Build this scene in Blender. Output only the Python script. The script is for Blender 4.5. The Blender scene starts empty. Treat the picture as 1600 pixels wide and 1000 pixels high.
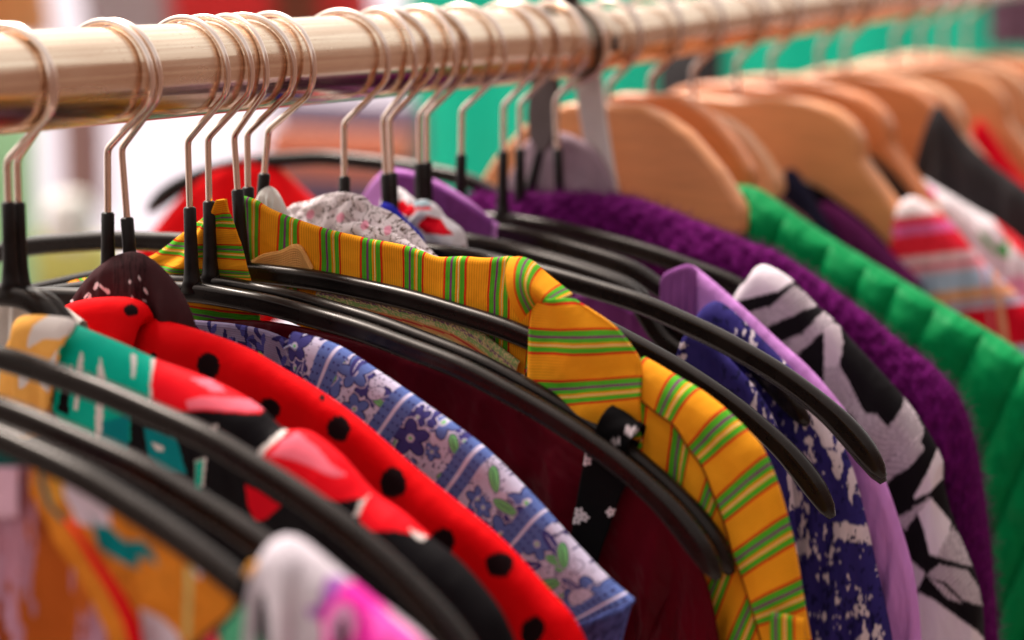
import bpy, bmesh, math, random
import numpy as np
from mathutils import Matrix, Vector

# ---------------------------------------------------------------- camera, sky, sun, exposure
S = bpy.context.scene
C = S.collection
F_PX = 3778.0                                   # focal length for a 1600 px wide frame
DIR = np.array([2294.0, 595.0, 3778.0]); DIR /= np.linalg.norm(DIR)   # the rail, seen from the camera (right, up, forward)
PITCH = math.atan2(595.0, 3778.0)
UP = np.array([0.0, math.cos(PITCH), -math.sin(PITCH)])
XX = np.cross(UP, DIR)
if XX[0] < 0: XX = -XX
D0 = 0.83
P0 = np.array([(300-800)/F_PX*D0, (500-112)/F_PX*D0, D0])
RZ = 1.55                                       # height of the rail
cam_loc = Vector((-P0 @ XX, -P0 @ DIR, -P0 @ UP + RZ))
cd = bpy.data.cameras.new('Camera'); cam = bpy.data.objects.new('Camera', cd); C.objects.link(cam)
r = Vector((XX[0], DIR[0], UP[0])); u = Vector((XX[1], DIR[1], UP[1])); b = -Vector((XX[2], DIR[2], UP[2]))
M = Matrix((r, u, b)).transposed().to_4x4(); M.translation = cam_loc
cam.matrix_world = M
cd.sensor_width = 36; cd.lens = F_PX/1600*36; cd.clip_start = 0.02; cd.clip_end = 500
cd.dof.use_dof = True; cd.dof.focus_distance = 0.83; cd.dof.aperture_fstop = 5.4
S.camera = cam

SUN_EL, SUN_ROT = math.radians(60), math.radians(290)
w = bpy.data.worlds.new('World'); S.world = w; w.use_nodes = True
nt = w.node_tree; bg = nt.nodes['Background']
sky = nt.nodes.new('ShaderNodeTexSky'); sky.sky_type = 'NISHITA'; sky.sun_disc = False
sky.sun_elevation = SUN_EL; sky.sun_rotation = SUN_ROT; sky.dust_density = 4.0; sky.air_density = 1.0; sky.ozone_density = 0.5
hs = nt.nodes.new('ShaderNodeHueSaturation'); hs.inputs['Saturation'].default_value = 0.18   # thin bright overcast
mx = nt.nodes.new('ShaderNodeMix'); mx.data_type = 'RGBA'; mx.blend_type = 'MULTIPLY'; mx.inputs[0].default_value = 1
mx.inputs[7].default_value = (1.0, 0.92, 0.83, 1)
nt.links.new(sky.outputs[0], hs.inputs['Color']); nt.links.new(hs.outputs[0], mx.inputs[6])
nt.links.new(mx.outputs[2], bg.inputs['Color']); bg.inputs['Strength'].default_value = 0.15
sl = bpy.data.lights.new('Sun', 'SUN'); sl.energy = 2.0; sl.angle = math.radians(14); sl.color = (1.0, 0.93, 0.84)
so = bpy.data.objects.new('Sun', sl); C.objects.link(so)
sd = Vector((math.sin(SUN_ROT)*math.cos(SUN_EL), math.cos(SUN_ROT)*math.cos(SUN_EL), math.sin(SUN_EL)))
so.rotation_euler = sd.to_track_quat('Z', 'Y').to_euler()
S.view_settings.view_transform = 'Standard'; S.view_settings.look = 'None'
S.view_settings.exposure = 1.05; S.view_settings.gamma = 1
S.render.engine = 'CYCLES'

# ---------------------------------------------------------------- geometry helpers
def un(x, y, t):
    """picture point -> (X, Z) in mm on the upright plane square to the rail at distance t along it"""
    q = np.array([(x-800)/F_PX, (500-y)/F_PX, 1.0]); Q = P0 + t*DIR
    P = q*((Q @ DIR)/(q @ DIR)) - Q
    return np.array([P @ XX*1000, P @ UP*1000])
def proj(V):
    """world points (n,3) in m -> picture points (only to look up where a print lies on a cloth)"""
    P = P0[None] + V[:, 1:2]*DIR + V[:, 0:1]*XX + (V[:, 2:3]-RZ)*UP
    return 800+F_PX*P[:, 0]/P[:, 2], 500-F_PX*P[:, 1]/P[:, 2]
def tag(o, label=None, cat=None, group=None, kind=None):
    if label: o['label'] = label
    if cat: o['category'] = cat
    if group: o['group'] = group
    if kind: o['kind'] = kind
    return o
def empty(name, loc, label, cat, group=None):
    o = bpy.data.objects.new(name, None); C.objects.link(o); o.location = loc; o.empty_display_size = .02
    return tag(o, label, cat, group)
def link_mesh(name, verts, faces, mat, parent=None, smooth=True, loc=None):
    """verts in world metres; the mesh is stored relative to its thing's base"""
    me = bpy.data.meshes.new(name)
    base = Vector(loc) if loc is not None else (parent_world(parent) if parent else Vector((0, 0, 0)))
    V = np.asarray(verts, float) - np.array(base)
    me.from_pydata(V.tolist(), [], [tuple(int(i) for i in f) for f in faces]); me.update()
    if smooth: me.polygons.foreach_set('use_smooth', [True]*len(me.polygons))
    o = bpy.data.objects.new(name, me); C.objects.link(o)
    if mat: me.materials.append(mat)
    if parent: o.parent = parent
    else: o.location = base
    return o
def parent_world(p):
    v = Vector((0, 0, 0))
    while p: v += p.location; p = p.parent
    return v
def tube(path, rad, ns=12, cap=True, squash=None):
    """tube along path (n,3); rad scalar or list; squash (a,b) scales in the two frame directions"""
    P = np.asarray(path, float); n = len(P); R = np.full(n, rad) if np.isscalar(rad) else np.asarray(rad, float)
    T = np.gradient(P, axis=0); T /= np.linalg.norm(T, axis=1)[:, None]+1e-12
    ref = np.array([0, 1.0, 0])
    if abs(T[0] @ ref) > .9: ref = np.array([0, 0, 1.0])
    V = []
    for i in range(n):
        a = ref - (ref @ T[i])*T[i]; a /= np.linalg.norm(a); b_ = np.cross(T[i], a)
        ra, rb = (R[i], R[i]) if squash is None else (R[i]*squash[0], R[i]*squash[1])
        for k in range(ns):
            th = 2*math.pi*k/ns
            V.append(P[i]+a*ra*math.cos(th)+b_*rb*math.sin(th))
    Fc = [(i*ns+k, i*ns+(k+1) % ns, (i+1)*ns+(k+1) % ns, (i+1)*ns+k) for i in range(n-1) for k in range(ns)]
    if cap:
        Fc += [tuple(range(ns-1, -1, -1)), tuple((n-1)*ns+k for k in range(ns))]
    return np.array(V), Fc
def catmull(A, n):
    """A (m,k) control rows -> n+1 rows, parameter by chord of the mid points"""
    A = np.asarray(A, float); m = len(A)
    L = np.r_[0, np.cumsum(np.maximum(np.linalg.norm(np.diff(A[:, :2], axis=0), axis=1)*.6+4, 6))]
    q = np.linspace(0, L[-1], n+1); out = []
    Ae = np.vstack([2*A[0]-A[1], A, 2*A[-1]-A[-2]])
    for x in q:
        i = min(np.searchsorted(L, x, side='right')-1, m-2); i = max(i, 0); s = (x-L[i])/(L[i+1]-L[i])
        p0, p1, p2, p3 = Ae[i], Ae[i+1], Ae[i+2], Ae[i+3]
        out.append(.5*((2*p1)+(-p0+p2)*s+(2*p0-5*p1+4*p2-p3)*s*s+(-p0+3*p1-3*p2+p3)*s**3))
    return np.array(out)
def snoise(x, y, seed, octs=3, f0=1.0):
    rs = np.random.RandomState(seed); o = np.zeros_like(x, dtype=float); amp = 1; f = f0
    for k in range(octs):
        for j in range(4):
            a = rs.rand()*2*math.pi; ph = rs.rand()*6.28; ff = f*(0.7+.6*rs.rand())
            o += amp*np.sin(ff*(math.cos(a)*x+math.sin(a)*y)+ph)*.35
        amp *= .5; f *= 2.03
    return o
def vnoise(x, y, seed):
    """value noise, 0..1"""
    rs = np.random.RandomState(seed); T = rs.rand(256, 256)
    xi = np.floor(x).astype(int); yi = np.floor(y).astype(int); fx = x-xi; fy = y-yi
    fx = fx*fx*(3-2*fx); fy = fy*fy*(3-2*fy)
    g = lambda a, b_: T[a % 256, b_ % 256]
    return (g(xi, yi)*(1-fx)+g(xi+1, yi)*fx)*(1-fy)+(g(xi, yi+1)*(1-fx)+g(xi+1, yi+1)*fx)*fy
def fbm(x, y, seed, o=4):
    s = 0; a = .5; t_ = 0
    for k in range(o):
        s = s+a*vnoise(x*2**k, y*2**k, seed+k); t_ += a; a *= .55
    return s/t_

def sheet(name, parent, rows, t, mat, w=.004, nu=100, nv=36, nvb=8, amp=.003, nf=5, seed=1, paint=None,
          back=True, solid=0.0, tb=None, bulge=0.0, rough=0.0, wave=None, ends=0.0):
    """A cloth hanging over its upper edge. rows: (top x, top y, low x, low y) on the plane at t; the cloth
    rounds over the upper edge with half thickness w and falls on both sides of it, with folds."""
    R = catmull(rows, nu); t2 = t if tb is None else tb
    top = np.array([un(a[0], a[1], t) for a in R])/1000; bot = np.array([un(a[2], a[3], t2) for a in R])/1000
    mid = .5*(top+bot); U = np.r_[0, np.cumsum(np.linalg.norm(np.diff(top*.7+mid*.3, axis=0), axis=1))]
    Ln = np.linalg.norm(bot-top, axis=1)
    sf = np.linspace(0, 1, nv+1)**1.25
    sv = np.r_[-(np.linspace(1, 0, nvb, endpoint=False))**1.6, sf] if back else sf
    SS, UU = np.meshgrid(sv, U); LL = Ln[:, None]*np.ones_like(SS); aS = np.abs(SS)
    dist = aS*LL
    x = top[:, 0:1]+(bot[:, 0:1]-top[:, 0:1])*aS; z = top[:, 1:2]+(bot[:, 1:2]-top[:, 1:2])*aS
    q = np.clip(dist/(w*1.4+1e-6), 0, 1); prof = np.sqrt(np.clip(1-(1-q)**2, 0, 1))*w
    un_ = UU/U[-1]
    fold = np.zeros_like(x)
    rs = np.random.RandomState(seed)
    for k in range(3):
        fold += np.sin(2*math.pi*(un_*(nf*(1+.6*k))+rs.rand()+.22*rs.randn()*aS))*[.6, .3, .2][k]
    fold = fold*np.clip(dist/.05, 0, 1)**.8*amp
    fold += .0010*snoise(UU*1000, dist*330, seed+3, 3, .075)*np.clip(dist/.012, 0, 1)*(1 if amp > .0007 else .3)
    if rough: fold += rough*snoise(UU*1000, dist*1000, seed+7, 3, .12)*np.clip(dist/.004, 0.15, 1)
    if wave: fold += wave(UU, dist, un_, aS)
    yy = np.where(SS >= 0, t-prof-bulge*aS-fold+(t2-t)*aS, t+prof*.9+fold*.4)
    if rough: z = z+rough*.6*snoise(UU*1000, dist*1000, seed+31, 3, .15)
    V = np.stack([x, yy, z+RZ], -1).reshape(-1, 3)
    nr = len(sv)
    Fc = [(i*nr+j, i*nr+j+1, (i+1)*nr+j+1, (i+1)*nr+j) for i in range(nu) for j in range(nr-1)]
    o = link_mesh(name, V, Fc, mat, parent)
    me = o.data
    uv = me.uv_layers.new(name='UVMap'); li = np.empty(len(me.loops), int); me.loops.foreach_get('vertex_index', li)
    uvs = np.stack([UU.ravel(), (np.sign(SS)*dist).ravel()], -1)[li]; uv.data.foreach_set('uv', uvs.ravel())
    if paint:
        px, py = proj(V)
        col = paint(px, py, UU.ravel()*1000, dist.ravel()*1000)
        a = me.color_attributes.new('Print', 'FLOAT_COLOR', 'POINT')
        a.data.foreach_set('color', np.c_[np.clip(col, 0, 1), np.ones(len(col))].ravel())
    if solid:
        m = o.modifiers.new('thickness', 'SOLIDIFY'); m.thickness = solid; m.offset = 0
    return o

# ---------------------------------------------------------------- paint helpers
def lin(*c):
    c = np.array(c, float)/255; return np.where(c <= .04045, c/12.92, ((c+.055)/1.055)**2.4)
def inside(px, py, poly):
    P = np.asarray(poly, float); n = len(P); r_ = np.zeros(px.shape, bool); j = n-1
    for i in range(n):
        xi, yi = P[i]; xj, yj = P[j]
        c = ((yi > py) != (yj > py)) & (px < (xj-xi)*(py-yi)/(yj-yi+1e-12)+xi)
        r_ ^= c; j = i
    return r_
def fill(col, px, py, poly, c, wob=0, seed=3, f=.06):
    if wob:
        px = px+wob*snoise(px, py, seed, 2, f); py = py+wob*snoise(px, py, seed+5, 2, f)
    m = inside(px, py, poly); col[m] = c; return m
def ell(col, px, py, cx, cy, a, b_, ang, c, m0=None):
    ca, sa = math.cos(ang), math.sin(ang); dx = px-cx; dy = py-cy
    q = ((dx*ca+dy*sa)/a)**2+((-dx*sa+dy*ca)/b_)**2
    m = q < 1
    if m0 is not None: m &= m0
    col[m] = c; return m

# ---------------------------------------------------------------- materials
def mat_new(name):
    m = bpy.data.materials.new(name); m.use_nodes = True; return m, m.node_tree, m.node_tree.nodes['Principled BSDF']
def cloth_mat(name, col=None, print_=False, rough=.85, weave=2600, wb=.25, var=.12, sheen=.0, stripes=None, nscale=90, wrinkle=.35, tint=None):
    m, nt, bs = mat_new(name); N = nt.nodes.new; L = nt.links.new
    tc = N('ShaderNodeTexCoord')
    if print_:
        at = N('ShaderNodeAttribute'); at.attribute_name = 'Print'; src = at.outputs['Color']
    elif stripes: src = stripes(nt, tc)
    else:
        rg = N('ShaderNodeRGB'); rg.outputs[0].default_value = (*col, 1); src = rg.outputs[0]
    no = N('ShaderNodeTexNoise'); no.inputs['Scale'].default_value = nscale; no.inputs['Detail'].default_value = 5
    L(tc.outputs['UV'], no.inputs['Vector'])
    mr = N('ShaderNodeMapRange'); mr.inputs[3].default_value = 1-var; mr.inputs[4].default_value = 1+var
    mr.inputs[1].default_value = .3; mr.inputs[2].default_value = .7; L(no.outputs[0], mr.inputs[0])
    mu = N('ShaderNodeVectorMath'); mu.operation = 'SCALE'; L(src, mu.inputs[0]); L(mr.outputs[0], mu.inputs['Scale'])
    # threads
    w1 = N('ShaderNodeTexWave'); w1.bands_direction = 'X'; w1.inputs['Scale'].default_value = weave/6.283*1.0; w1.inputs['Distortion'].default_value = .6
    w2 = N('ShaderNodeTexWave'); w2.bands_direction = 'Y'; w2.inputs['Scale'].default_value = weave/6.283*1.0; w2.inputs['Distortion'].default_value = .6
    L(tc.outputs['UV'], w1.inputs['Vector']); L(tc.outputs['UV'], w2.inputs['Vector'])
    ad = N('ShaderNodeMath'); ad.operation = 'ADD'; L(w1.outputs['Fac'], ad.inputs[0]); L(w2.outputs['Fac'], ad.inputs[1])
    n2 = N('ShaderNodeTexNoise'); n2.inputs['Scale'].default_value = 45; n2.inputs['Detail'].default_value = 3; L(tc.outputs['UV'], n2.inputs['Vector'])
    b1 = N('ShaderNodeBump'); b1.inputs['Strength'].default_value = wrinkle; b1.inputs['Distance'].default_value = .006; L(n2.outputs[0], b1.inputs['Height'])
    b2 = N('ShaderNodeBump'); b2.inputs['Strength'].default_value = wb; b2.inputs['Distance'].default_value = .0003; L(ad.outputs[0], b2.inputs['Height']); L(b1.outputs[0], b2.inputs['Normal'])
    L(mu.outputs[0], bs.inputs['Base Color']); L(b2.outputs[0], bs.inputs['Normal'])
    bs.inputs['Roughness'].default_value = rough; bs.inputs['Specular IOR Level'].default_value = .07
    bs.inputs['Sheen Weight'].default_value = sheen; bs.inputs['Sheen Roughness'].default_value = .4
    return m
ORANGE = lin(244, 158, 30); GREEN_S = lin(84, 172, 40); REDS = lin(215, 45, 20); PURP = lin(124, 62, 108); LINE = lin(225, 215, 150)
def stripe_nodes(axis=0, period=.018, phase=0.0, group=.53, tint=1.0):
    def f(nt, tc):
        N = nt.nodes.new; L = nt.links.new
        sx = N('ShaderNodeSeparateXYZ'); L(tc.outputs['UV'], sx.inputs[0])
        wn = N('ShaderNodeTexNoise'); wn.inputs['Scale'].default_value = 60; L(tc.outputs['UV'], wn.inputs['Vector'])
        a0 = N('ShaderNodeMath'); a0.operation = 'MULTIPLY_ADD'; a0.inputs[1].default_value = .0011; L(wn.outputs[0], a0.inputs[0]); L(sx.outputs[axis], a0.inputs[2])
        a = N('ShaderNodeMath'); a.operation = 'MULTIPLY_ADD'; a.inputs[1].default_value = 1/period; a.inputs[2].default_value = phase; L(a0.outputs[0], a.inputs[0])
        fr = N('ShaderNodeMath'); fr.operation = 'FRACT'; L(a.outputs[0], fr.inputs[0])
        cr = N('ShaderNodeValToRGB'); L(fr.outputs[0], cr.inputs[0]); e = cr.color_ramp; e.interpolation = 'CONSTANT'
        seq = [(0, REDS), (.045, GREEN_S), (.15, PURP), (.20, GREEN_S), (.28, ORANGE*.9), (.33, LINE), (.35, ORANGE), (.375, GREEN_S), (.475, REDS), (.52, ORANGE)]
        while len(e.elements) > 1: e.elements.remove(e.elements[-1])
        e.elements[0].position = 0; e.elements[0].color = (*(seq[0][1]*tint), 1)
        for p, c in seq[1:]:
            x = e.elements.new(p*group/.53); x.color = (*(np.array(c)*tint), 1)
        # fine dark cords running with the stripes
        rb = N('ShaderNodeMath'); rb.operation = 'MULTIPLY'; rb.inputs[1].default_value = 6.283/.00095; L(a0.outputs[0], rb.inputs[0])
        sn = N('ShaderNodeMath'); sn.operation = 'SINE'; L(rb.outputs[0], sn.inputs[0])
        mr = N('ShaderNodeMapRange'); mr.inputs[1].default_value = -1; mr.inputs[2].default_value = -.2; mr.inputs[3].default_value = .72; mr.inputs[4].default_value = 1.0
        L(sn.outputs[0], mr.inputs[0])
        mu = N('ShaderNodeVectorMath'); mu.operation = 'SCALE'; L(cr.outputs[0], mu.inputs[0]); L(mr.outputs[0], mu.inputs['Scale'])
        return mu.outputs[0]
    return f
def plain_mat(name, col, rough=.5, metal=0.0, nscale=30, var=.1, bump=.1, coord='Object', stretch=(1, 1, 1), rvar=.1, coat=0.0, bdist=.001, detail=4):
    m, nt, bs = mat_new(name); N = nt.nodes.new; L = nt.links.new
    tc = N('ShaderNodeTexCoord'); mp = N('ShaderNodeMapping'); mp.inputs['Scale'].default_value = stretch; L(tc.outputs[coord], mp.inputs[0])
    no = N('ShaderNodeTexNoise'); no.inputs['Scale'].default_value = nscale; no.inputs['Detail'].default_value = detail; L(mp.outputs[0], no.inputs['Vector'])
    mr = N('ShaderNodeMapRange'); mr.inputs[1].default_value = .3; mr.inputs[2].default_value = .7; mr.inputs[3].default_value = 1-var; mr.inputs[4].default_value = 1+var; L(no.outputs[0], mr.inputs[0])
    rg = N('ShaderNodeRGB'); rg.outputs[0].default_value = (*col, 1)
    mu = N('ShaderNodeVectorMath'); mu.operation = 'SCALE'; L(rg.outputs[0], mu.inputs[0]); L(mr.outputs[0], mu.inputs['Scale']); L(mu.outputs[0], bs.inputs['Base Color'])
    r2 = N('ShaderNodeMapRange'); r2.inputs[1].default_value = .3; r2.inputs[2].default_value = .7; r2.inputs[3].default_value = max(rough-rvar, .02); r2.inputs[4].default_value = rough+rvar
    L(no.outputs[0], r2.inputs[0]); L(r2.outputs[0], bs.inputs['Roughness'])
    bp = N('ShaderNodeBump'); bp.inputs['Strength'].default_value = bump; bp.inputs['Distance'].default_value = bdist; L(no.outputs[0], bp.inputs['Height']); L(bp.outputs[0], bs.inputs['Normal'])
    bs.inputs['Metallic'].default_value = metal; bs.inputs['Coat Weight'].default_value = coat
    return m
def rail_mat():
    m, nt, bs = mat_new('worn_chrome_painted_reflections'); N = nt.nodes.new; L = nt.links.new
    tc = N('ShaderNodeTexCoord')
    def ns(sc, det, dist=0.0):
        mp = N('ShaderNodeMapping'); mp.inputs['Scale'].default_value = sc; L(tc.outputs['Object'], mp.inputs[0])
        n = N('ShaderNodeTexNoise'); n.inputs['Scale'].default_value = 1; n.inputs['Detail'].default_value = det; n.inputs['Distortion'].default_value = dist; L(mp.outputs[0], n.inputs['Vector']); return n.outputs[0]
    def mr(x, a, b_, c, d):
        r_ = N('ShaderNodeMapRange'); r_.inputs[1].default_value = a; r_.inputs[2].default_value = b_; r_.inputs[3].default_value = c; r_.inputs[4].default_value = d; L(x, r_.inputs[0]); return r_.outputs[0]
    reflection_streak = ns((520, 5, 520), 4); specks = ns((900, 700, 900), 3); broad = ns((60, 14, 60), 4, .6); fine = ns((1600, 12, 1600), 2); band = ns((170, 2.2, 170), 2)  # lengthwise streaks paint uneven reflections into the colour; specks are tarnish
    a = mr(reflection_streak, .42, .60, .66, 1.0); b2 = mr(specks, .30, .36, .55, 1.0); c2 = mr(broad, .35, .6, .80, 1.02)
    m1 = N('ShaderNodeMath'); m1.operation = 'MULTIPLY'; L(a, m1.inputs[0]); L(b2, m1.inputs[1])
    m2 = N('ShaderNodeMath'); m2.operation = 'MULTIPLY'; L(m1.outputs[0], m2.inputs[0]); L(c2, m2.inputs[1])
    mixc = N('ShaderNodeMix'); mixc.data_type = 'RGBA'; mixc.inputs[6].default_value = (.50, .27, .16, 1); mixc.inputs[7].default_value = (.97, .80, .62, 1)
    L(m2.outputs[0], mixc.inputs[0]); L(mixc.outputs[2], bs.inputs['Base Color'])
    L(mr(broad, .3, .7, .12, .30), bs.inputs['Roughness'])
    bp = N('ShaderNodeBump'); bp.inputs['Strength'].default_value = .8; bp.inputs['Distance'].default_value = .0005; L(band, bp.inputs['Height'])
    bq = N('ShaderNodeBump'); bq.inputs['Strength'].default_value = .35; bq.inputs['Distance'].default_value = .00006; L(fine, bq.inputs['Height']); L(bp.outputs[0], bq.inputs['Normal'])
    L(bq.outputs[0], bs.inputs['Normal']); bs.inputs['Metallic'].default_value = 1; return m
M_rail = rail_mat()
M_dark = plain_mat('dark_rubber', (.03, .02, .018), .5)
M_wire = plain_mat('copper_toned_wire', (.90, .73, .64), .22, 1.0, 120, .04, .02, rvar=.04)
M_wire2 = plain_mat('pale_chrome_wire', (.66, .54, .50), .3, 1.0, 120, .04, .02, rvar=.05)
M_plastic = plain_mat('black_plastic', (.007, .005, .005), .27, 0, 90, .3, .12, rvar=.07, bdist=.0003)
M_plastic.node_tree.nodes['Principled BSDF'].inputs['Specular IOR Level'].default_value = .28
M_plastic.node_tree.nodes['Principled BSDF'].inputs['Specular Tint'].default_value = (1, .86, .80, 1)
M_rubber = plain_mat('black_sleeve', (.008, .005, .005), .4, 0, 300, .3, .15, rvar=.1)
M_rubber.node_tree.nodes['Principled BSDF'].inputs['Specular IOR Level'].default_value = .25
def wood_mat(name, col):
    m, nt, bs = mat_new(name); N = nt.nodes.new; L = nt.links.new
    tc = N('ShaderNodeTexCoord'); mp = N('ShaderNodeMapping'); mp.inputs['Scale'].default_value = (12, 60, 90); L(tc.outputs['Object'], mp.inputs[0])
    no = N('ShaderNodeTexNoise'); no.inputs['Scale'].default_value = 2.5; no.inputs['Detail'].default_value = 6; no.inputs['Distortion'].default_value = 1.2; L(mp.outputs[0], no.inputs['Vector'])
    cr = N('ShaderNodeValToRGB'); cr.color_ramp.elements[0].color = (*(np.array(col)*.9), 1); cr.color_ramp.elements[1].color = (*(np.array(col)*1.06), 1)
    cr.color_ramp.elements[0].position = .35; cr.color_ramp.elements[1].position = .7
    L(no.outputs[0], cr.inputs[0]); L(cr.outputs[0], bs.inputs['Base Color']); bs.inputs['Roughness'].default_value = .42; bs.inputs['Coat Weight'].default_value = .25; bs.inputs['Coat Roughness'].default_value = .3
    return m
M_woods = [wood_mat('beech_wood', (.72, .28, .105)), wood_mat('orange_wood', (.68, .22, .07)), wood_mat('pale_wood', (.72, .34, .17))]

# ---------------------------------------------------------------- the setting
def plane(name, x0, x1, y0, y1, z, mat, kind='structure'):
    o = link_mesh(name, [(x0, y0, z), (x1, y0, z), (x1, y1, z), (x0, y1, z)], [(0, 1, 2, 3)], mat, None, False)
    return tag(o, kind=kind)
M_ground = plain_mat('pale_paving', (.22, .19, .18), .85, 0, 1.5, .15, .3, bdist=.01, detail=8)
plane('ground', -120, 120, -120, 120, 0, M_ground)
plane('pavement', -90, 60, 3.2, 90, .004, plain_mat('bleached_lavender_paving', (.36, .325, .39), .85, 0, .8, .08, .2, bdist=.01, detail=6))
def box(x0, x1, y0, y1, z0, z1, bev=.0):
    bm = bmesh.new(); bmesh.ops.create_cube(bm, size=1)
    for v in bm.verts: v.co = Vector(((x0+x1)/2+v.co.x*(x1-x0), (y0+y1)/2+v.co.y*(y1-y0), (z0+z1)/2+v.co.z*(z1-z0)))
    if bev: bmesh.ops.bevel(bm, geom=list(bm.edges), offset=bev, segments=3, profile=.5, affect='EDGES')
    V = [tuple(v.co) for v in bm.verts]; Fc = [tuple(v.index for v in f.verts) for f in bm.faces]; bm.free(); return V, Fc

# ---------------------------------------------------------------- the rail
def slope(t): return .0005+.038*(t-.29) if t > .27 else .0015-.0003*max(0, min(1, (t+.1)/.3))
rail = empty('clothes_rail', (0, 0, 0), 'shiny brass toned metal clothes rail full of hangers, running away to the right', 'clothes rail')
zr = RZ+.0008
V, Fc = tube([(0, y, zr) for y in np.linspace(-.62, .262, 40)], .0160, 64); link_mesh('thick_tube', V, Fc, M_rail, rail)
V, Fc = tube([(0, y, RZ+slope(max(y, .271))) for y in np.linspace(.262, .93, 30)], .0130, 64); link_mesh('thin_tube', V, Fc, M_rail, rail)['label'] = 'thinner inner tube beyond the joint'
V, Fc = tube([(0, y, zr) for y in (.2625, .2665)], .0165, 48); link_mesh('joint_ring', V, Fc, M_dark, rail)
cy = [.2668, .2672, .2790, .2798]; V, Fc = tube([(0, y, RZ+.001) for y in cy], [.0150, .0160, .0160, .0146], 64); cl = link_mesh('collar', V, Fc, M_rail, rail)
V, Fc = box(.0140, .0168, .2715, .2762, RZ-.0035, RZ+.0030, .0004); link_mesh('slot', V, Fc, M_dark, cl)
V, Fc = tube([(0, .2550, RZ+.0155), (0, .2550, RZ+.0175), (0, .2550, RZ+.026), (0, .2550, RZ+.028)], [.004, .0075, .0080, .0065], 24); link_mesh('locking_knob', V, Fc, M_dark, rail)
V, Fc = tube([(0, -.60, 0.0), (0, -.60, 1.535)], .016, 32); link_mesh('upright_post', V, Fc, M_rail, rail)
V, Fc = tube([(0, .93, 0.0), (0, .93, 1.560)], .015, 32); link_mesh('upright_post', V, Fc, plain_mat('mauve_painted_steel', tuple(np.array([.22, .12, .15])), .6), rail)
for yy in (-.60, .93):
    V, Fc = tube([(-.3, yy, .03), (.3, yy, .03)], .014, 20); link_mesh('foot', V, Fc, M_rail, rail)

# ---------------------------------------------------------------- black hangers
arm_pts = [(0, -.0745), (.032, -.077), (.069, -.083), (.110, -.093), (.141, -.105), (.165, -.117), (.184, -.130), (.196, -.142), (.2025, -.152)]
def build_black(arm_r):
    # hook: in local coordinates with the rail axis through the origin, hanger plane = XZ
    pts = [(0, 0, -.0560), (0, 0, -.0450), (0, 0, -.0232), (.0150, 0, -.0096)]
    for a in range(-24, 208, 8):
        pts.append((-.0006+.0190*math.cos(math.radians(a)), 0, -.0004+.0190*math.sin(math.radians(a))))
    A = np.array(pts); L = np.r_[0, np.cumsum(np.linalg.norm(np.diff(A, axis=0), axis=1))]; q = np.linspace(0, L[-1], 120)
    A = np.stack([np.interp(q, L, A[:, k]) for k in range(3)], -1)
    for _ in range(3): A[1:-1] = .25*A[:-2]+.5*A[1:-1]+.25*A[2:]
    hv, hf = tube(A, .00118, 12)
    sv, sf = tube([(0, 0, -.0452), (0, 0, -.0458), (0, 0, -.055), (0, 0, -.066), (0, 0, -.0705), (0, 0, -.0750)], [.0017, .0022, .0022, .0025, .0030, .0044], 20)
    A = np.array(arm_pts); A2 = np.array(arm_r); full = np.vstack([A[::-1][:-1]*[-1, 1], A2]); L = np.r_[0, np.cumsum(np.linalg.norm(np.diff(full, axis=0), axis=1))]
    q = np.linspace(0, L[-1], 121); P = np.stack([np.interp(q, L, full[:, 0]), np.zeros(121), np.interp(q, L, full[:, 1])], -1)
    for _ in range(6): P[1:-1] = .25*P[:-2]+.5*P[1:-1]+.25*P[2:]
    e = np.minimum(q, L[-1]-q); rad = .0037+.0006*np.exp(-((e-.018)/.012)**2)
    rad = np.where(e < .010, np.minimum(.0014+.0026*np.clip(e/.010, 0, 1)**.5, rad), rad)
    # rounded body with a shallow groove along the flank
    ns = 26; T = np.gradient(P, axis=0); T /= np.linalg.norm(T, axis=1)[:, None]; V = []
    for i in range(len(P)):
        n_ = np.array([-T[i, 2], 0, T[i, 0]])
        for k in range(ns):
            th = 2*math.pi*k/ns; c, s_ = math.cos(th), math.sin(th)
            g = 1-.16*math.exp(-((abs(c)-1)/.05)**2)*(1 if rad[i] > .0035 else 0)
            V.append(P[i]+np.array([0, 1, 0])*(.92*rad[i]*c*g)+n_*(rad[i]*(abs(s_)**.85)*math.copysign(1, s_)))
    Fc = [(i*ns+k, i*ns+(k+1) % ns, (i+1)*ns+(k+1) % ns, (i+1)*ns+k) for i in range(len(P)-1) for k in range(ns)]
    Fc += [tuple(range(ns-1, -1, -1)), tuple((len(P)-1)*ns+k for k in range(ns))]
    def mk(n, v, f, m):
        me = bpy.data.meshes.new(n); me.from_pydata(np.asarray(v).tolist(), [], f); me.polygons.foreach_set('use_smooth', [True]*len(f)); me.materials.append(m); me.update(); return me
    return mk('hook', hv, hf, M_wire), mk('sleeve', sv, sf, M_rubber), mk('shoulder_bar', V, Fc, M_plastic)
hm, sm, bm_ = build_black(arm_pts)
R_ = math.radians
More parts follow.
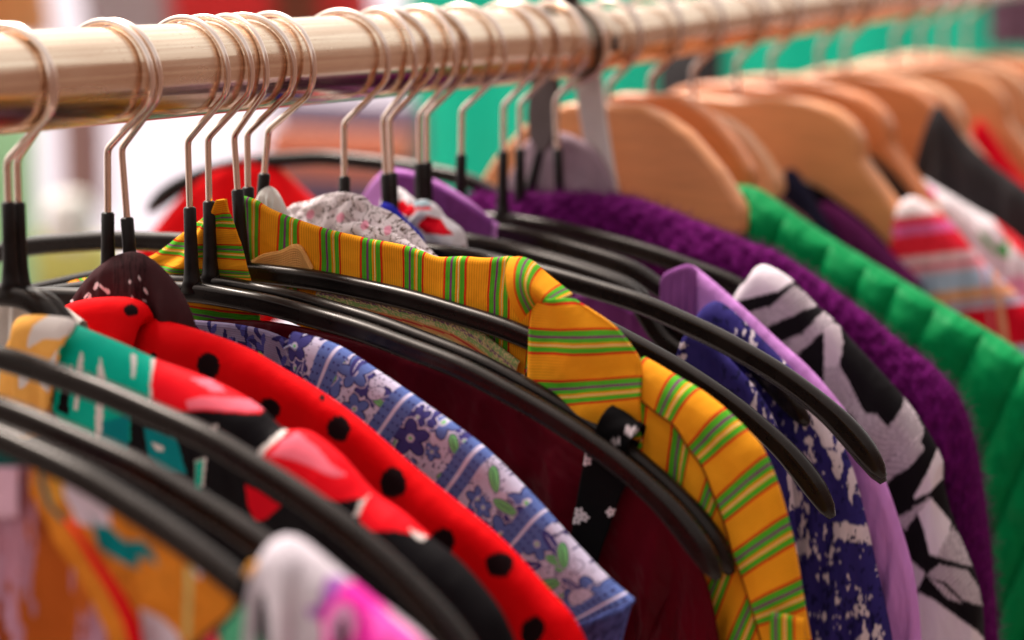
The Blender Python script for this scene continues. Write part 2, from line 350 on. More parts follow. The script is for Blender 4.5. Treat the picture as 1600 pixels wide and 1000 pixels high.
def under(ridge, t, drop=.008, tilt=0):
    """a drooping shoulder bar that stays under the cloth hung on it"""
    P = np.array([un(x, y, t) for x, y in ridge])/1000; P[:, 1] -= slope(t)-.0015
    ca, sa = math.cos(R_(tilt)), math.sin(R_(tilt)); P = np.stack([P[:, 0]*ca+P[:, 1]*sa, -P[:, 0]*sa+P[:, 1]*ca], -1)
    std = np.array(arm_pts); q = []
    for x in np.arange(0, .203, .012):
        zs = np.interp(x, std[:, 0], std[:, 1])
        if x > P[0, 0]:
            k = np.argmax(P[:, 0] > x) if (P[:, 0] > x).any() else -1
            if k < 1: break
            f = (x-P[k-1, 0])/(P[k, 0]-P[k-1, 0]+1e-9); zr_ = P[k-1, 1]+f*(P[k, 1]-P[k-1, 1])
            if (P[k, 1]-P[k-1, 1])/(P[k, 0]-P[k-1, 0]+1e-9) < -1.3 and x > .08: break
            zs = min(zs, zr_-drop)
        q.append((x, zs))
    q[-1] = (q[-1][0], q[-1][1]-.001)
    return q
def black_hanger(t, label, tilt=0, yaw=0, twist=0, lift=0.0, zb=0, ridge=None, group='black plastic hangers on the rail'):
    """tilt swings it in its own plane about the rail, yaw turns it about its stem, twist turns the wire hook only, zb moves the bar along the stem"""
    o = empty('black_hanger', (0, t, RZ+slope(t)-.0015+lift), label, 'hanger', group)
    o.rotation_euler = (0, R_(-tilt), R_(yaw))
    bar = bm_ if ridge is None else build_black(under(ridge, t, .009+zb, tilt))[2]
    for n, me in (('hook', hm), ('sleeve', sm), ('shoulder_bar', bar)):
        c = bpy.data.objects.new(n, me); C.objects.link(c); c.parent = o
        if n == 'hook':
            c.rotation_euler = (0, 0, R_(twist*1.3)); c.scale = (.95+.11*((t*7919) % 1), 1, 1)
        elif zb: c.location.z = zb
    return o
RG_TROP = [(105, 505), (118, 508), (180, 533), (240, 560), (300, 582), (350, 604), (400, 634), (440, 670), (480, 674), (530, 712), (580, 768), (625, 800), (668, 838), (710, 872), (750, 915), (785, 965), (815, 1040)]
RG_RED = [(190, 498), (232, 496), (300, 512), (380, 541), (440, 575), (500, 611), (560, 655), (640, 725), (700, 774), (780, 840), (850, 915), (900, 975), (930, 1060)]
RG_FLO = [(430, 512), (462, 519), (540, 546), (600, 586), (680, 641), (760, 702), (830, 771), (900, 849), (948, 900), (990, 936)]
RG_STR = [(655, 392), (722, 402), (800, 402), (826, 413), (862, 447), (940, 490), (1006, 558), (1058, 588), (1098, 612), (1135, 640), (1168, 672), (1192, 702), (1214, 755), (1230, 810), (1244, 870)]
RG_NAVY = [(1000, 480), (1040, 500), (1062, 528), (1084, 520), (1104, 525), (1140, 565), (1180, 611), (1210, 665), (1225, 720)]
RG_NAVB = [(1000, 460), (1040, 480), (1098, 490), (1118, 478), (1140, 487), (1180, 524), (1220, 564), (1262, 610), (1300, 666), (1320, 710)]
RG_LIL = [(1030, 440), (1046, 428), (1076, 425), (1096, 434), (1130, 458), (1170, 492), (1215, 535), (1262, 577), (1310, 633), (1352, 695), (1382, 757)]
RG_ZEB = [(1150, 440), (1168, 440), (1212, 430), (1240, 445), (1272, 478), (1302, 505), (1330, 537), (1370, 580), (1412, 627), (1446, 675), (1470, 723)]
RG_PUR = [(740, 306), (790, 303), (860, 300), (930, 300), (1000, 312), (1080, 341), (1150, 368), (1200, 390), (1260, 425), (1330, 472), (1400, 525), (1458, 575), (1500, 630), (1520, 690)]
HG = [  # t, tilt, yaw, twist, zb, ridge of the cloth it carries, label
 (-.188, 0, 0, 0, 0, None, 'nearest black hanger at the lower left, its bar ending behind the white and pink top'),
 (-.165, 0, 1, 3, -.003, None, 'second nearest black hanger at the lower left, just above the lowest blurred bar'),
 (-.132, 0, -1, -4, 0, None, 'black hanger whose long bar crosses in front of the teal and red tropical shirt'),
 (-.0930, 0, 0, 6, .009, RG_TROP, 'black hanger at the left edge of the picture carrying the tropical shirt, nearer of two'),
 (-.0885, 0, 1, -8, .0085, RG_TROP, 'black hanger at the left edge of the picture, its stem just right of another stem'),
 (-.0445, -1.5, 0, 0, .001, RG_RED, 'black hanger with straight stem above the dark brown bunched cloth, left of two crossing'),
 (-.0400, 4.0, -1, 2, -.001, RG_RED, 'black hanger with slanting stem stuck into the dark brown bunched cloth'),
 (-.0035, .7, .2, 0, -.001, None, 'black hanger lying lowest across the middle, its bare tip over the maroon dress'),
 (.0080, 0, .6, 4, 0, None, 'black hanger with the black flowered strap looped round its bar'),
 (.0210, 3.5, 0, -6, .003, RG_STR, 'black hanger whose bar slips under the collar of the orange striped shirt'),
 (.0305, 0, 2, 8, .003, RG_STR, 'black hanger hidden in the orange striped shirt with only its hook showing'),
 (.0467, -7, 0, -4, .006, RG_STR, 'black hanger tilted up to the left with the white gathered lace at its stem'),
 (.0905, 0, -.5, 6, .002, None, 'black hanger whose stem stands on the crumpled white printed scarf'),
 (.1150, 3.0, 0, -8, .001, None, 'black hanger with slanting stem by the blue cloth, its bar crossing the navy blouse'),
 (.1200, 2.2, 0, 14, .001, None, 'black hanger right behind the slanting one, hook turned towards it'),
 (.1425, 0, 0, -5, .003, RG_NAVY, 'black hanger with its stem in the red and white knotted cloth'),
 (.1478, 0, -1, 12, .003, RG_NAVB, 'black hanger right behind the one over the red and white cloth'),
 (.1745, -1.0, 0, 4, .004, RG_LIL, 'black hanger with a lone stem in front of the teal tarpaulin'),
 (.2070, -.5, 0, -2, .003, RG_ZEB, 'left black hanger of a close pair, bar ending under the zebra top'),
 (.2200, 0, 1, 8, .003, RG_PUR, 'black hanger right of a close pair at the purple knit'),
 (.2480, 3.0, 0, -10, .001, RG_PUR, 'black hanger in front of the dark grey paddle near the rail joint'),
 (.2600, -16, 0, 0, .004, RG_PUR, 'black hanger leaning strongly, its left arm raised in an arc before the teal tarpaulin'),
]
for t, ti, ya, tw, zb, rg, lb in HG: black_hanger(t, lb, ti, ya, tw, 0, zb, rg)

# ---------------------------------------------------------------- wooden hangers
def smooth_poly(P, n=90):
    P = np.asarray(P, float); Q = np.vstack([P, P[:1]])
    L = np.r_[0, np.cumsum(np.linalg.norm(np.diff(Q, axis=0), axis=1))]; q = np.linspace(0, L[-1], n, endpoint=False)
    A = np.stack([np.interp(q, L, Q[:, 0]), np.interp(q, L, Q[:, 1])], -1)
    for _ in range(2): A = .25*np.roll(A, 1, 0)+.5*A+.25*np.roll(A, -1, 0)
    return A
def wood_mesh(top, low, th, mat):
    right = list(top)+list(low); left = [(-x, z) for x, z in reversed(right) if abs(x) > 1]
    # outline: right top .. right low .. then mirrored left low .. left top
    pts = [p for p in right]+[(-x, z) for x, z in reversed(right) if x > 0]
    A = smooth_poly(pts, 220)/1000; n = len(A)
    lay = [(-th/2, .0028), (-th/2+.0008, .0010), (-th/2+.0028, 0), (th/2-.0028, 0), (th/2-.0008, .0010), (th/2, .0028)]
    T = np.roll(A, -1, 0)-np.roll(A, 1, 0); T /= np.linalg.norm(T, axis=1)[:, None]; Nn = np.stack([T[:, 1], -T[:, 0]], -1)
    ar = .5*np.sum(A[:, 0]*np.roll(A[:, 1], -1)-np.roll(A[:, 0], -1)*A[:, 1]); 
    if ar < 0: Nn = -Nn
    V = []
    for y, ins in lay:
        for i in range(n): p = A[i]-Nn[i]*ins; V.append((p[0], y, p[1]))
    Fc = [(l*n+i, l*n+(i+1) % n, (l+1)*n+(i+1) % n, (l+1)*n+i) for l in range(len(lay)-1) for i in range(n)]
    me = bpy.data.meshes.new('wooden_body'); bmm = bmesh.new(); vs = [bmm.verts.new(v) for v in V]
    for f in Fc: bmm.faces.new([vs[i] for i in f])
    for base in (0, (len(lay)-1)*n):
        f = bmm.faces.new([vs[base+i] for i in range(n)]); bmesh.ops.triangulate(bmm, faces=[f])
    bmesh.ops.recalc_face_normals(bmm, faces=list(bmm.faces)); bmm.to_mesh(me); bmm.free()
    for p in me.polygons: p.use_smooth = len(p.vertices) == 4
    me.materials.append(mat); return me
KA_t = [(0, -27), (18, -27), (30, -31), (42, -38), (58, -54), (70, -71), (71, -79)]; KA_l = [(64, -86), (50, -93), (25, -97), (0, -98)]
KB_t = [(0, -31), (20, -29.5), (38, -30), (54, -34), (64, -41), (69, -49), (69, -57), (72, -61), (84, -75), (98, -94), (100, -103)]; KB_l = [(92, -106), (72, -88), (50, -74), (28, -66), (12, -63), (0, -62)]
wm = {('A', i): wood_mesh(KA_t, KA_l, .011, M_woods[i]) for i in range(3)}
wm.update({('B', i): wood_mesh(KB_t, KB_l, .013, M_woods[i]) for i in range(3)})
hk = []
for a in range(-50, 212, 8): hk.append((.0158*math.cos(R_(a)), 0, .0010+.0158*math.sin(R_(a))))
hk = [(0, 0, -.040), (0, 0, -.026), (0, 0, -.020), (.004, 0, -.0165)]+hk
A = np.array(hk); L_ = np.r_[0, np.cumsum(np.linalg.norm(np.diff(A, axis=0), axis=1))]; q_ = np.linspace(0, L_[-1], 70)
A = np.stack([np.interp(q_, L_, A[:, k]) for k in range(3)], -1)
for _ in range(2): A[1:-1] = .25*A[:-2]+.5*A[1:-1]+.25*A[2:]
V, Fc = tube(A, .0014, 10)
whook = bpy.data.meshes.new('hook'); whook.from_pydata(V.tolist(), [], Fc); whook.polygons.foreach_set('use_smooth', [True]*len(Fc)); whook.materials.append(M_wire2)
def wooden_hanger(kind, t, mi, label, dz=0, yaw=0, tilt=0, sc=1):
    o = empty('wooden_hanger', (0, t, RZ+slope(t)), label, 'hanger', 'wooden hangers on the far half of the rail')
    o.rotation_euler = (0, R_(-tilt), R_(yaw))
    h = bpy.data.objects.new('hook', whook); C.objects.link(h); h.parent = o
    b_ = bpy.data.objects.new('wooden_body', wm[(kind, mi)]); C.objects.link(b_); b_.parent = o; b_.location.z = dz-slope(t); b_.scale = (sc, 1, sc)
    return o
WH = [('A', .298, 0, 'nearest light wooden hanger with a broad rounded body right of the metal strap', -.001, 0, 0, 1),
      ('A', .338, 1, 'second wooden hanger peeking out behind the nearest rounded one', -.005, 3, 0, .76),
      ('A', .382, 2, 'small wooden hanger between the two near round ones and the large notched one', -.019, 0, 0, .68),
      ('B', .430, 0, 'large notched wooden hanger whose arm points at the red plaid shirt', -.002, 0, 0, 1),
      ('B', .470, 1, 'dark orange wooden hanger right behind the large notched one', .002, -3, 0, 1),
      ('B', .530, 1, 'wooden hanger that the dark grey top hangs against', .003, 2, 0, 1),
      ('B', .565, 2, 'pale wooden hanger just right of the dark grey top', .001, 0, 0, 1),
      ('B', .635, 0, 'wooden hanger right left of the red top', .002, 3, 0, .97),
      ('B', .672, 2, 'third wooden hanger from the far end of the rail', .003, 4, 1.5, .96),
      ('B', .710, 1, 'second wooden hanger from the far end of the rail', .005, 0, 0, 1),
      ('B', .750, 0, 'farthest wooden hanger at the right edge of the picture', .006, 0, 0, 1)]
for k, t, mi, lb, dz, ya, ti, sc in WH: wooden_hanger(k, t, mi, lb, dz, ya, ti, sc)

# metal strap and dark paddle by the joint
def flat_piece(name, px, t, th, mat, label, cat):
    P = [un(x, y, t)/1000 for x, y in px]; n = len(P)
    V = [(p[0], t-th/2, p[1]+RZ) for p in P]+[(p[0], t+th/2, p[1]+RZ) for p in P]
    Fc = [tuple(range(n)), tuple(range(2*n-1, n-1, -1))]+[(i, (i+1) % n, n+(i+1) % n, n+i)[::-1] for i in range(n)]
    o = link_mesh(name, V, Fc, mat, None, False, loc=(P[0][0], t, P[0][1]+RZ)); bv = o.modifiers.new('bevel', 'BEVEL'); bv.width = .0006; bv.segments = 2
    return tag(o, label, cat)
M_strap = plain_mat('pale_grey_metal', (.80, .74, .72), .4, .2, 60, .08, .1)
M_paddle = plain_mat('dark_grey_plastic', (.11, .085, .085), .5, 0, 60, .15, .1)
flat_piece('metal_strap', [(894, 97), (936, 95), (941, 130), (950, 200), (960, 262), (968, 305), (930, 305), (918, 250), (906, 180), (899, 130)], .272, .0022, M_strap, 'flat pale grey metal strap hanging from the rail joint', 'strap')
pd = [(834, 120), (872, 118), (874, 150), (872, 190), (864, 225), (852, 238), (840, 234), (828, 215), (825, 180), (828, 150)]
flat_piece('grey_paddle', pd, .256, .003, M_paddle, 'dark grey rounded paddle hanging behind the hooks left of the rail joint', 'size divider')
#GARMENTS#
# ---------------------------------------------------------------- garments
def garment(name, hx, t, label, cat):
    return empty(name, (hx, t, RZ-.075), label, cat)
def bottom_ext(rows): return rows

# --- orange striped shirt
def st_mat(name, axis, period, phase, **k): return cloth_mat(name, stripes=stripe_nodes(axis, period, phase, **k), rough=.8, weave=9000, wb=.2, var=.10, wrinkle=.45, nscale=60)
shirt = garment('striped_shirt', 0, .021, 'orange shirt with green, red and purple stripes and a turned up collar', 'shirt')
sheet('back_collar_band', shirt, [(374, 306, 398, 470), (400, 313, 408, 480), (430, 330, 436, 490), (500, 356, 500, 520), (560, 370, 560, 550), (620, 382, 618, 570), (655, 392, 655, 585), (685, 403, 690, 595), (722, 402, 725, 600), (765, 404, 762, 610), (800, 402, 792, 610), (826, 413, 815, 600), (846, 432, 826, 570), (858, 450, 832, 545)],
      .0268, st_mat('stripes_band', 0, .0176, .93), w=.0012, nu=240, nv=50, amp=.0012, nf=4, seed=3, back=False, solid=.0009, rough=.00025)
sheet('left_front', shirt, [(352, 312, 362, 310), (340, 326, 366, 326), (318, 343, 374, 343), (285, 368, 384, 372), (240, 400, 394, 410), (170, 428, 402, 440), (110, 442, 408, 470), (80, 470, 412, 520), (60, 560, 420, 600)],
      .0145, st_mat('stripes_left', 0, .0172, .60), w=.003, nu=120, nv=60, amp=.0008, nf=2, seed=5, back=False, solid=.0009, rough=.0003,
      wave=lambda U, d, un_, a: .004*np.exp(-((a-.45)/.12)**2))
sheet('collar', shirt, [(847, 462, 903, 465), (836, 480, 935, 487), (831, 510, 968, 512), (829, 540, 992, 540), (828, 570, 1006, 566), (828, 610, 1009, 600), (829, 680, 1009, 660), (850, 760, 1008, 760), (880, 860, 1007, 860), (900, 930, 1006, 930)],
      .0148, st_mat('stripes_collar', 0, .0172, .38), w=.0022, nu=180, nv=70, amp=.0010, nf=2, seed=8, back=False, solid=.0012, rough=.0002,
      wave=lambda U, d, un_, a: .0035*np.sin(a*3.1)**2)
# rolled corner where the band turns over into the collar
sheet('collar_roll', shirt, [(800, 404, 822, 500), (818, 404, 832, 488), (836, 412, 842, 476), (856, 430, 850, 470), (876, 446, 858, 474), (894, 460, 868, 480)],
      .0165, st_mat('stripes_roll', 0, .0150, .75), w=.0035, nu=90, nv=40, amp=.0006, nf=2, seed=11, back=False, solid=.0010, rough=.0002,
      wave=lambda U, d, un_, a: .0035*np.sin(a*3.14))
seam = [(1006, 612), (1040, 640), (1068, 660), (1090, 695), (1112, 725), (1128, 765), (1145, 810), (1160, 860), (1178, 910), (1192, 955), (1208, 1020), (1222, 1120)]
ridge = [(1006, 558), (1058, 588), (1098, 612), (1135, 640), (1168, 672), (1192, 702), (1214, 755), (1230, 810), (1244, 870), (1254, 930), (1268, 1010), (1290, 1120)]
lowp = [(1000, 900), (1012, 930), (1026, 960), (1026, 990), (1024, 1040), (1015, 1080), (1015, 1130), (1030, 1180), (1050, 1230), (1080, 1250), (1110, 1300), (1130, 1350)]
sheet('shoulder_panel', shirt, [(*a, *b_) for a, b_ in zip(ridge, seam)], .0185, st_mat('stripes_shoulder', 0, .0196, .42), w=.0065, nu=260, nv=26, nvb=14, amp=.0004, nf=4, seed=13, rough=.00035)
sheet('front_panel', shirt, [(*a, *b_) for a, b_ in zip(seam, lowp)], .0158, st_mat('stripes_front', 0, .0196, .36), w=.0012, nu=220, nv=90, amp=.0035, nf=3, seed=17, back=False, solid=.0008, rough=.0004, bulge=.002)
sheet('pocket_tab', shirt, [(1206, 958, 1208, 1080), (1232, 962, 1235, 1090), (1258, 968, 1268, 1100)], .0100, st_mat('stripes_tab', 0, .0190, .05), w=.001, nu=50, nv=30, amp=.0003, seed=19, back=False, solid=.001)
def facing(px, py, U, d):
    c = np.tile(ORANGE*.62+np.array([.12, .10, .10]), (len(px), 1)); mx_ = d.max()+1e-6
    a = d/9.0
    for lo, hi, cc in ((0, .22, lin(150, 170, 110)), (.22, .36, lin(140, 100, 120)), (.36, .55, lin(150, 175, 105)), (.62, .70, lin(200, 70, 60)), (.82, .9, lin(210, 190, 130)), (1.0, 1.08, lin(190, 60, 70)), (1.4, 1.5, lin(200, 80, 70))):
        c[(a >= lo) & (a < hi)] = cc
    sp = vnoise(U*1.9, d*3.2, 9) > .56; c[sp & (a < .55)] = lin(220, 190, 140)
    return c
sheet('inner_facing', shirt, [(500, 445, 490, 500), (560, 456, 545, 520), (640, 474, 625, 550), (700, 492, 690, 580), (750, 518, 735, 610), (785, 545, 765, 640), (812, 566, 790, 660)], .0230, cloth_mat('shirt_wrong_side', print_=True, wb=.4, wrinkle=.6), w=.001, nu=200, nv=50, amp=.0015, seed=23, paint=facing, back=False, solid=.0008, rough=.0003)
sheet('frayed_flap', shirt, [(394, 408, 402, 440), (412, 398, 410, 440), (440, 392, 440, 440), (458, 384, 462, 440), (470, 386, 476, 440), (478, 398, 482, 440), (489, 420, 492, 440)], .0245, cloth_mat('shirt_wrong_side_plain', col=tuple(lin(228, 168, 100)), wb=.5, wrinkle=.8, var=.2), w=.0012, nu=100, nv=20, amp=.001, seed=24, back=False, solid=.0008, rough=.0005)

def stitched(pts, y, r0, mat, nm, par, dash=None, pl=.0148):
    P = catmull([(*p, 0) for p in pts], 160); Q = np.array([[un(a[0], a[1], pl)[0]/1000, y, un(a[0], a[1], pl)[1]/1000+RZ] for a in P])
    if dash is None: V, Fc = tube(Q, r0, 6)
    else:
        V = np.zeros((0, 3)); Fc = []
        for k in range(0, 158, dash):
            v, f = tube(Q[k:k+max(2, dash-1)], r0, 5); Fc += [tuple(i+len(V) for i in q) for q in f]; V = np.vstack([V, v])
    return link_mesh(nm, V, Fc, mat, par)
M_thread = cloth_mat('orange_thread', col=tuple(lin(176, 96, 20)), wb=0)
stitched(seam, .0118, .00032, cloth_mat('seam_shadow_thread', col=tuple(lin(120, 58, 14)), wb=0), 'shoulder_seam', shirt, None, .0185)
stitched([(1001, 566), (1003, 620), (1003, 700), (1002, 800)], .0118, .00016, M_thread, 'topstitch', shirt, 3)
stitched([(835, 510), (834, 560), (834, 620), (836, 700)], .0112, .00016, M_thread, 'topstitch', shirt, 3)
# --- maroon dress
mar = garment('maroon_dress', 0, .0045, 'plain dark maroon dress with a soft sheen in front of the orange striped shirt', 'dress')
sheet('dress_body', mar, [(290, 500, 290, 900), (420, 502, 400, 950), (560, 532, 520, 1000), (700, 578, 640, 1100), (800, 622, 720, 1150), (850, 654, 760, 1200), (925, 706, 850, 1200), (975, 736, 900, 1250), (1010, 765, 920, 1250), (1048, 808, 940, 1300), (1084, 862, 960, 1350), (1108, 920, 980, 1350), (1122, 990, 1000, 1400), (1130, 1100, 1020, 1450)],
      .0070, cloth_mat('maroon_satin', col=tuple(lin(84, 4, 20)), rough=.42, wb=.08, var=.15, wrinkle=.8), w=.0022, nu=240, nv=90, amp=.004, nf=8, seed=31, wave=lambda U, d, un_, a: np.minimum(0, -.006*np.abs(np.sin(U*52+d*14))**2)*np.clip((d-.02)/.03, 0, 1))
# --- black strap with white flowers
fl = [(982, 672), (990, 676), (918, 720), (914, 706), (906, 800), (914, 808), (902, 812), (955, 800), (962, 690), (890, 845), (925, 690)]
def strap_paint(px, py, U, d):
    c = np.tile(lin(14, 12, 14), (len(px), 1))
    for i, (x, y) in enumerate(fl):
        for k in range(5):
            a = k*1.257+i; ell(c, px, py, x+4*math.cos(a), y+4*math.sin(a), 4.2, 2.6, a, lin(215, 200, 205))
        ell(c, px, py, x, y, 1.6, 1.6, 0, lin(60, 50, 50))
    return c
str_m = cloth_mat('black_flowered_print', print_=True, wb=.1, wrinkle=.3, var=.05)
strap = garment('flowered_strap', .150, .008, 'black garment strap with small white flowers looped over a black hanger bar', 'strap')
sheet('strap_fall', strap, [(916, 684, 1000, 728), (916, 712, 990, 742), (908, 752, 972, 772), (900, 800, 955, 818), (892, 850, 938, 868), (886, 900, 930, 910)], .0010, str_m, w=.0006, nu=160, nv=60, amp=.0005, seed=33, paint=strap_paint, back=False, solid=.0008)
ring = []; ctr = un(970, 664, .008)/1000
sl_ = math.atan2(-.5, 1)
nv_, ns_ = 26, 28; V = []
for i in range(nv_):
    s_ = (i/(nv_-1)-.5)*.0125; cx = ctr[0]+s_*math.cos(sl_); cz = ctr[1]-.0015+s_*math.sin(sl_)
    for k in range(ns_):
        th = 2*math.pi*k/ns_; rr = .0056+.0002*math.sin(3*th+i*.4)
        V.append((cx-math.sin(sl_)*rr*math.sin(th), .008+rr*.85*math.cos(th), RZ+cz+math.cos(sl_)*rr*math.sin(th)))
Fc = [(i*ns_+k, i*ns_+(k+1) % ns_, (i+1)*ns_+(k+1) % ns_, (i+1)*ns_+k) for i in range(nv_-1) for k in range(ns_)]
o = link_mesh('strap_loop', V, Fc, str_m, strap); px, py = proj(np.array(V)); c = strap_paint(px, py, px, py)
a_ = o.data.color_attributes.new('Print', 'FLOAT_COLOR', 'POINT'); a_.data.foreach_set('color', np.c_[c, np.ones(len(c))].ravel())
o.modifiers.new('thickness', 'SOLIDIFY').thickness = .0008

# --- blue floral blouse
BL = lin(92, 110, 172); NV = lin(66, 62, 124); PALE = lin(198, 188, 214); GRN = lin(120, 190, 120); DK = lin(40, 32, 80)
def floral(px, py, U, d):
    rs = np.random.RandomState(5)
    c = np.tile(PALE, (len(px), 1))
    # speckle
    dots = (vnoise(U*1.1, d*1.1, 3) > .80); c[dots] = DK*1.3
    Umax = U.max(); band_c = [16, 45, 75, 104]
    for i in range(250):
        x = rs.rand()*Umax; y = rs.rand()*52; s_ = 1.7+rs.rand()*2.0; a = rs.rand()*6.28; kind = rs.rand()
        if kind < .38:       # round petalled flowers
            for ex, cc in ((.6, PALE), (.25, DK)):
              for k in range(5):
                an = a+k*1.2566; ell(c, U, d, x+s_*1.05*math.cos(an), y+s_*1.05*math.sin(an), s_*.95+ex, s_*.62+ex, an, cc)
            for k in range(5):
                an = a+k*1.2566; ell(c, U, d, x+s_*1.05*math.cos(an), y+s_*1.05*math.sin(an), s_*.9, s_*.55, an, BL if i % 3 else NV)
            ell(c, U, d, x, y, s_*.42, s_*.42, 0, PALE); ell(c, U, d, x, y, s_*.2, s_*.2, 0, GRN)
            for k in range(7): ell(c, U, d, x+s_*2.0*math.cos(a+k*.9), y+s_*2.0*math.sin(a+k*.9), .34, .34, 0, PALE*1.1)
        elif kind < .62:     # leaves
            ell(c, U, d, x, y, s_*1.5+.6, s_*.6+.6, a, PALE); ell(c, U, d, x, y, s_*1.5+.3, s_*.6+.3, a, DK); ell(c, U, d, x, y, s_*1.5, s_*.58, a, GRN)
            ell(c, U, d, x, y, s_*1.3, .16, a, DK)
        elif kind < .82:     # dark leaves
            ell(c, U, d, x, y, s_*1.7, s_*.55, a, NV); ell(c, U, d, x+.1, y, s_*1.2, .2, a, PALE)
        else:
            ell(c, U, d, x, y, s_*1.1+.25, s_*.8+.25, a, DK); ell(c, U, d, x, y, s_*1.1, s_*.8, a, PALE)
            for k in range(6): ell(c, U, d, x+s_*.5*math.cos(k), y+s_*.4*math.sin(k), .25, .25, 0, DK)
    for bc in band_c:
        t_ = np.abs(U-bc); c[t_ < 4.7] = BL; m = (t_ < 4.7) & (t_ > 1)
        uu = (d/2.9) % 1; vv = ((t_-1.0)/1.9) % 1
        c[m & ((uu-.5)**2*2.9**2+(vv-.5)**2*1.9**2 < .16)] = DK*1.5
        c[t_ < .62] = PALE*1.15
    e = Umax-U; c[e < 7.5] = BL
    m = e < 7.5; uu = (d/2.2) % 1; c[m & ((uu-.5)**2*4.8+((e % 2.2)-1.1)**2 < .35)] = DK
    c[(e > 2.6) & (e < 3.5)] = PALE*1.15
    return c
blo = garment('floral_blouse', -.004, -.0185, 'blue and lilac floral blouse with leaf print and white lined bands', 'blouse')
fr = [(459, 518, 482, 650), (500, 529, 470, 690), (540, 546, 466, 720), (600, 586, 490, 752), (680, 641, 560, 822), (760, 702, 620, 890), (830, 771, 700, 930), (900, 849, 780, 966), (948, 900, 835, 985), (990, 936, 870, 992)]
fr_h = fr[:-1]+[(985, 930, 866, 990)]
sheet('sleeve_and_shoulder', blo, fr, -.0200, cloth_mat('floral_print', print_=True, wb=.18, var=.06, wrinkle=.35), w=.0045, nu=520, nv=230, nvb=30, amp=.0012, nf=3, seed=41, paint=floral, rough=.0002)
sheet('sleeve_lining', blo, [(856, 988, 850, 1200), (900, 974, 890, 1200), (945, 958, 930, 1200), (978, 945, 945, 1180), (991, 938, 952, 1050), (988, 942, 935, 1080)], -.0125, cloth_mat('floral_wrong_side', col=tuple(lin(84, 96, 160)), var=.5, nscale=400), w=.0015, nu=70, nv=30, amp=.001, seed=43, back=False, solid=.0008)
def fl2(px, py, U, d):
    c = np.tile(lin(126, 112, 140), (len(px), 1)); rs = np.random.RandomState(8)
    for i in range(60):
        x = rs.rand()*U.max(); y = rs.rand()*25; a = rs.rand()*6.28
        ell(c, U, d, x, y, 3, .8, a, DK); ell(c, U, d, x+2, y+1, 2, 1, a+1, GRN*.6 if i % 4 == 0 else NV)
    return c
sheet('back_yoke', blo, [(285, 498, 285, 640), (330, 503, 330, 640), (380, 510, 380, 650), (430, 522, 430, 660), (480, 545, 470, 670)], -.0090, cloth_mat('floral_yoke', print_=True), w=.001, nu=160, nv=70, amp=.001, seed=44, paint=fl2, back=False, solid=.0008, rough=.0003)
# small thread loop
lp = [un(x, y, -.026)/1000 for x, y in [(462, 548), (452, 540), (442, 545), (444, 556), (456, 553), (466, 544)]]
V, Fc = tube([(p[0], -.026+.0005*i, p[1]+RZ) for i, p in enumerate(lp)], .0004, 8); link_mesh('thread_loop', V, Fc, cloth_mat('thread', col=tuple(lin(150, 150, 180))), blo)

# --- dark brown bunched cloth with white marks
def brown_p(px, py, U, d):
    c = np.tile(lin(62, 32, 36), (len(px), 1))
    for x, y, a, b_, an in [(135, 462, 6, 2.2, 2.2), (150, 447, 3, 7, .5), (160, 450, 9, 2, .9), (140, 465, 3, 6, .2), (112, 470, 3, 2, 0), (203, 440, 2.4, 2.4, 0), (228, 455, 2.5, 5, -.3), (226, 470, 2.2, 2.4, 0), (206, 468, 1.6, 6, .2), (218, 436, 1.6, 4, -.3), (168, 455, 3, 5, -.7)]:
        ell(c, px, py, x, y, a, b_, an, lin(225, 200, 205))
    m = (px > 178) & (px < 232) & (py < 480+0*px); c[m] = np.where(vnoise(px[m, None]*.5, py[m, None]*.06, 4) > .55, c[m]*.55, c[m])
    return c
brn = garment('bunched_scarf', .004, -.041, 'dark brown cloth with white flecks bunched round two hanger stems behind the red dotted collar', 'scarf')
sheet('scarf_fold', brn, [(98, 500, 150, 640), (112, 470, 150, 640), (140, 432, 160, 640), (172, 404, 185, 640), (196, 394, 205, 640), (216, 394, 225, 640), (240, 408, 245, 640), (262, 430, 262, 640), (282, 460, 276, 640), (295, 490, 285, 640), (302, 530, 292, 640)],
      -.0445, cloth_mat('brown_print', print_=True, rough=.7, wrinkle=.6), w=.0045, nu=200, nv=80, nvb=20, amp=.0025, nf=6, seed=51, paint=brown_p, rough=.0004,
      wave=lambda U, d, un_, a: .0022*np.abs(np.sin(un_*14))*np.clip(d/.01, 0, 1))

# --- red dotted top
RED = lin(228, 0, 10)
dots = [(325, 572, 18, 20, .2), (530, 670, 20, 20, 0), (614, 755, 21, 24, .1), (690, 848, 21, 23, .5), (781, 882, 21, 20, 0), (833, 985, 18, 24, .2), (205, 484, 12, 9, .3), (504, 622, 4, 6, 0), (420, 640, 18, 18, 0), (240, 560, 4, 12, 0)]
def red_p(px, py, U, d):
    c = np.tile(RED, (len(px), 1)); x = px+1.6*snoise(px, py, 4, 2, .12); y = py+1.6*snoise(px, py, 14, 2, .12)
    for q in dots: ell(c, x, y, *q, lin(26, 8, 12))
    return c
redm = cloth_mat('red_dotted_jersey', print_=True, rough=.75, wb=.1, var=.05, wrinkle=.3)
rd = garment('red_dotted_top', 0, -.049, 'bright red top with large black dots', 'top')
sheet('shoulder', rd, [(168, 520, 150, 800), (190, 498, 190, 800), (232, 496, 230, 820), (300, 512, 260, 850), (380, 541, 300, 900), (440, 575, 340, 960), (500, 611, 380, 1000), (560, 655, 430, 1060), (640, 725, 490, 1120), (700, 774, 540, 1180), (780, 840, 600, 1240), (850, 915, 650, 1300), (900, 975, 690, 1340), (930, 1060, 720, 1400), (950, 1200, 740, 1450)],
      -.0500, redm, w=.0052, nu=320, nv=150, nvb=24, amp=.0035, nf=4, seed=61, paint=red_p)
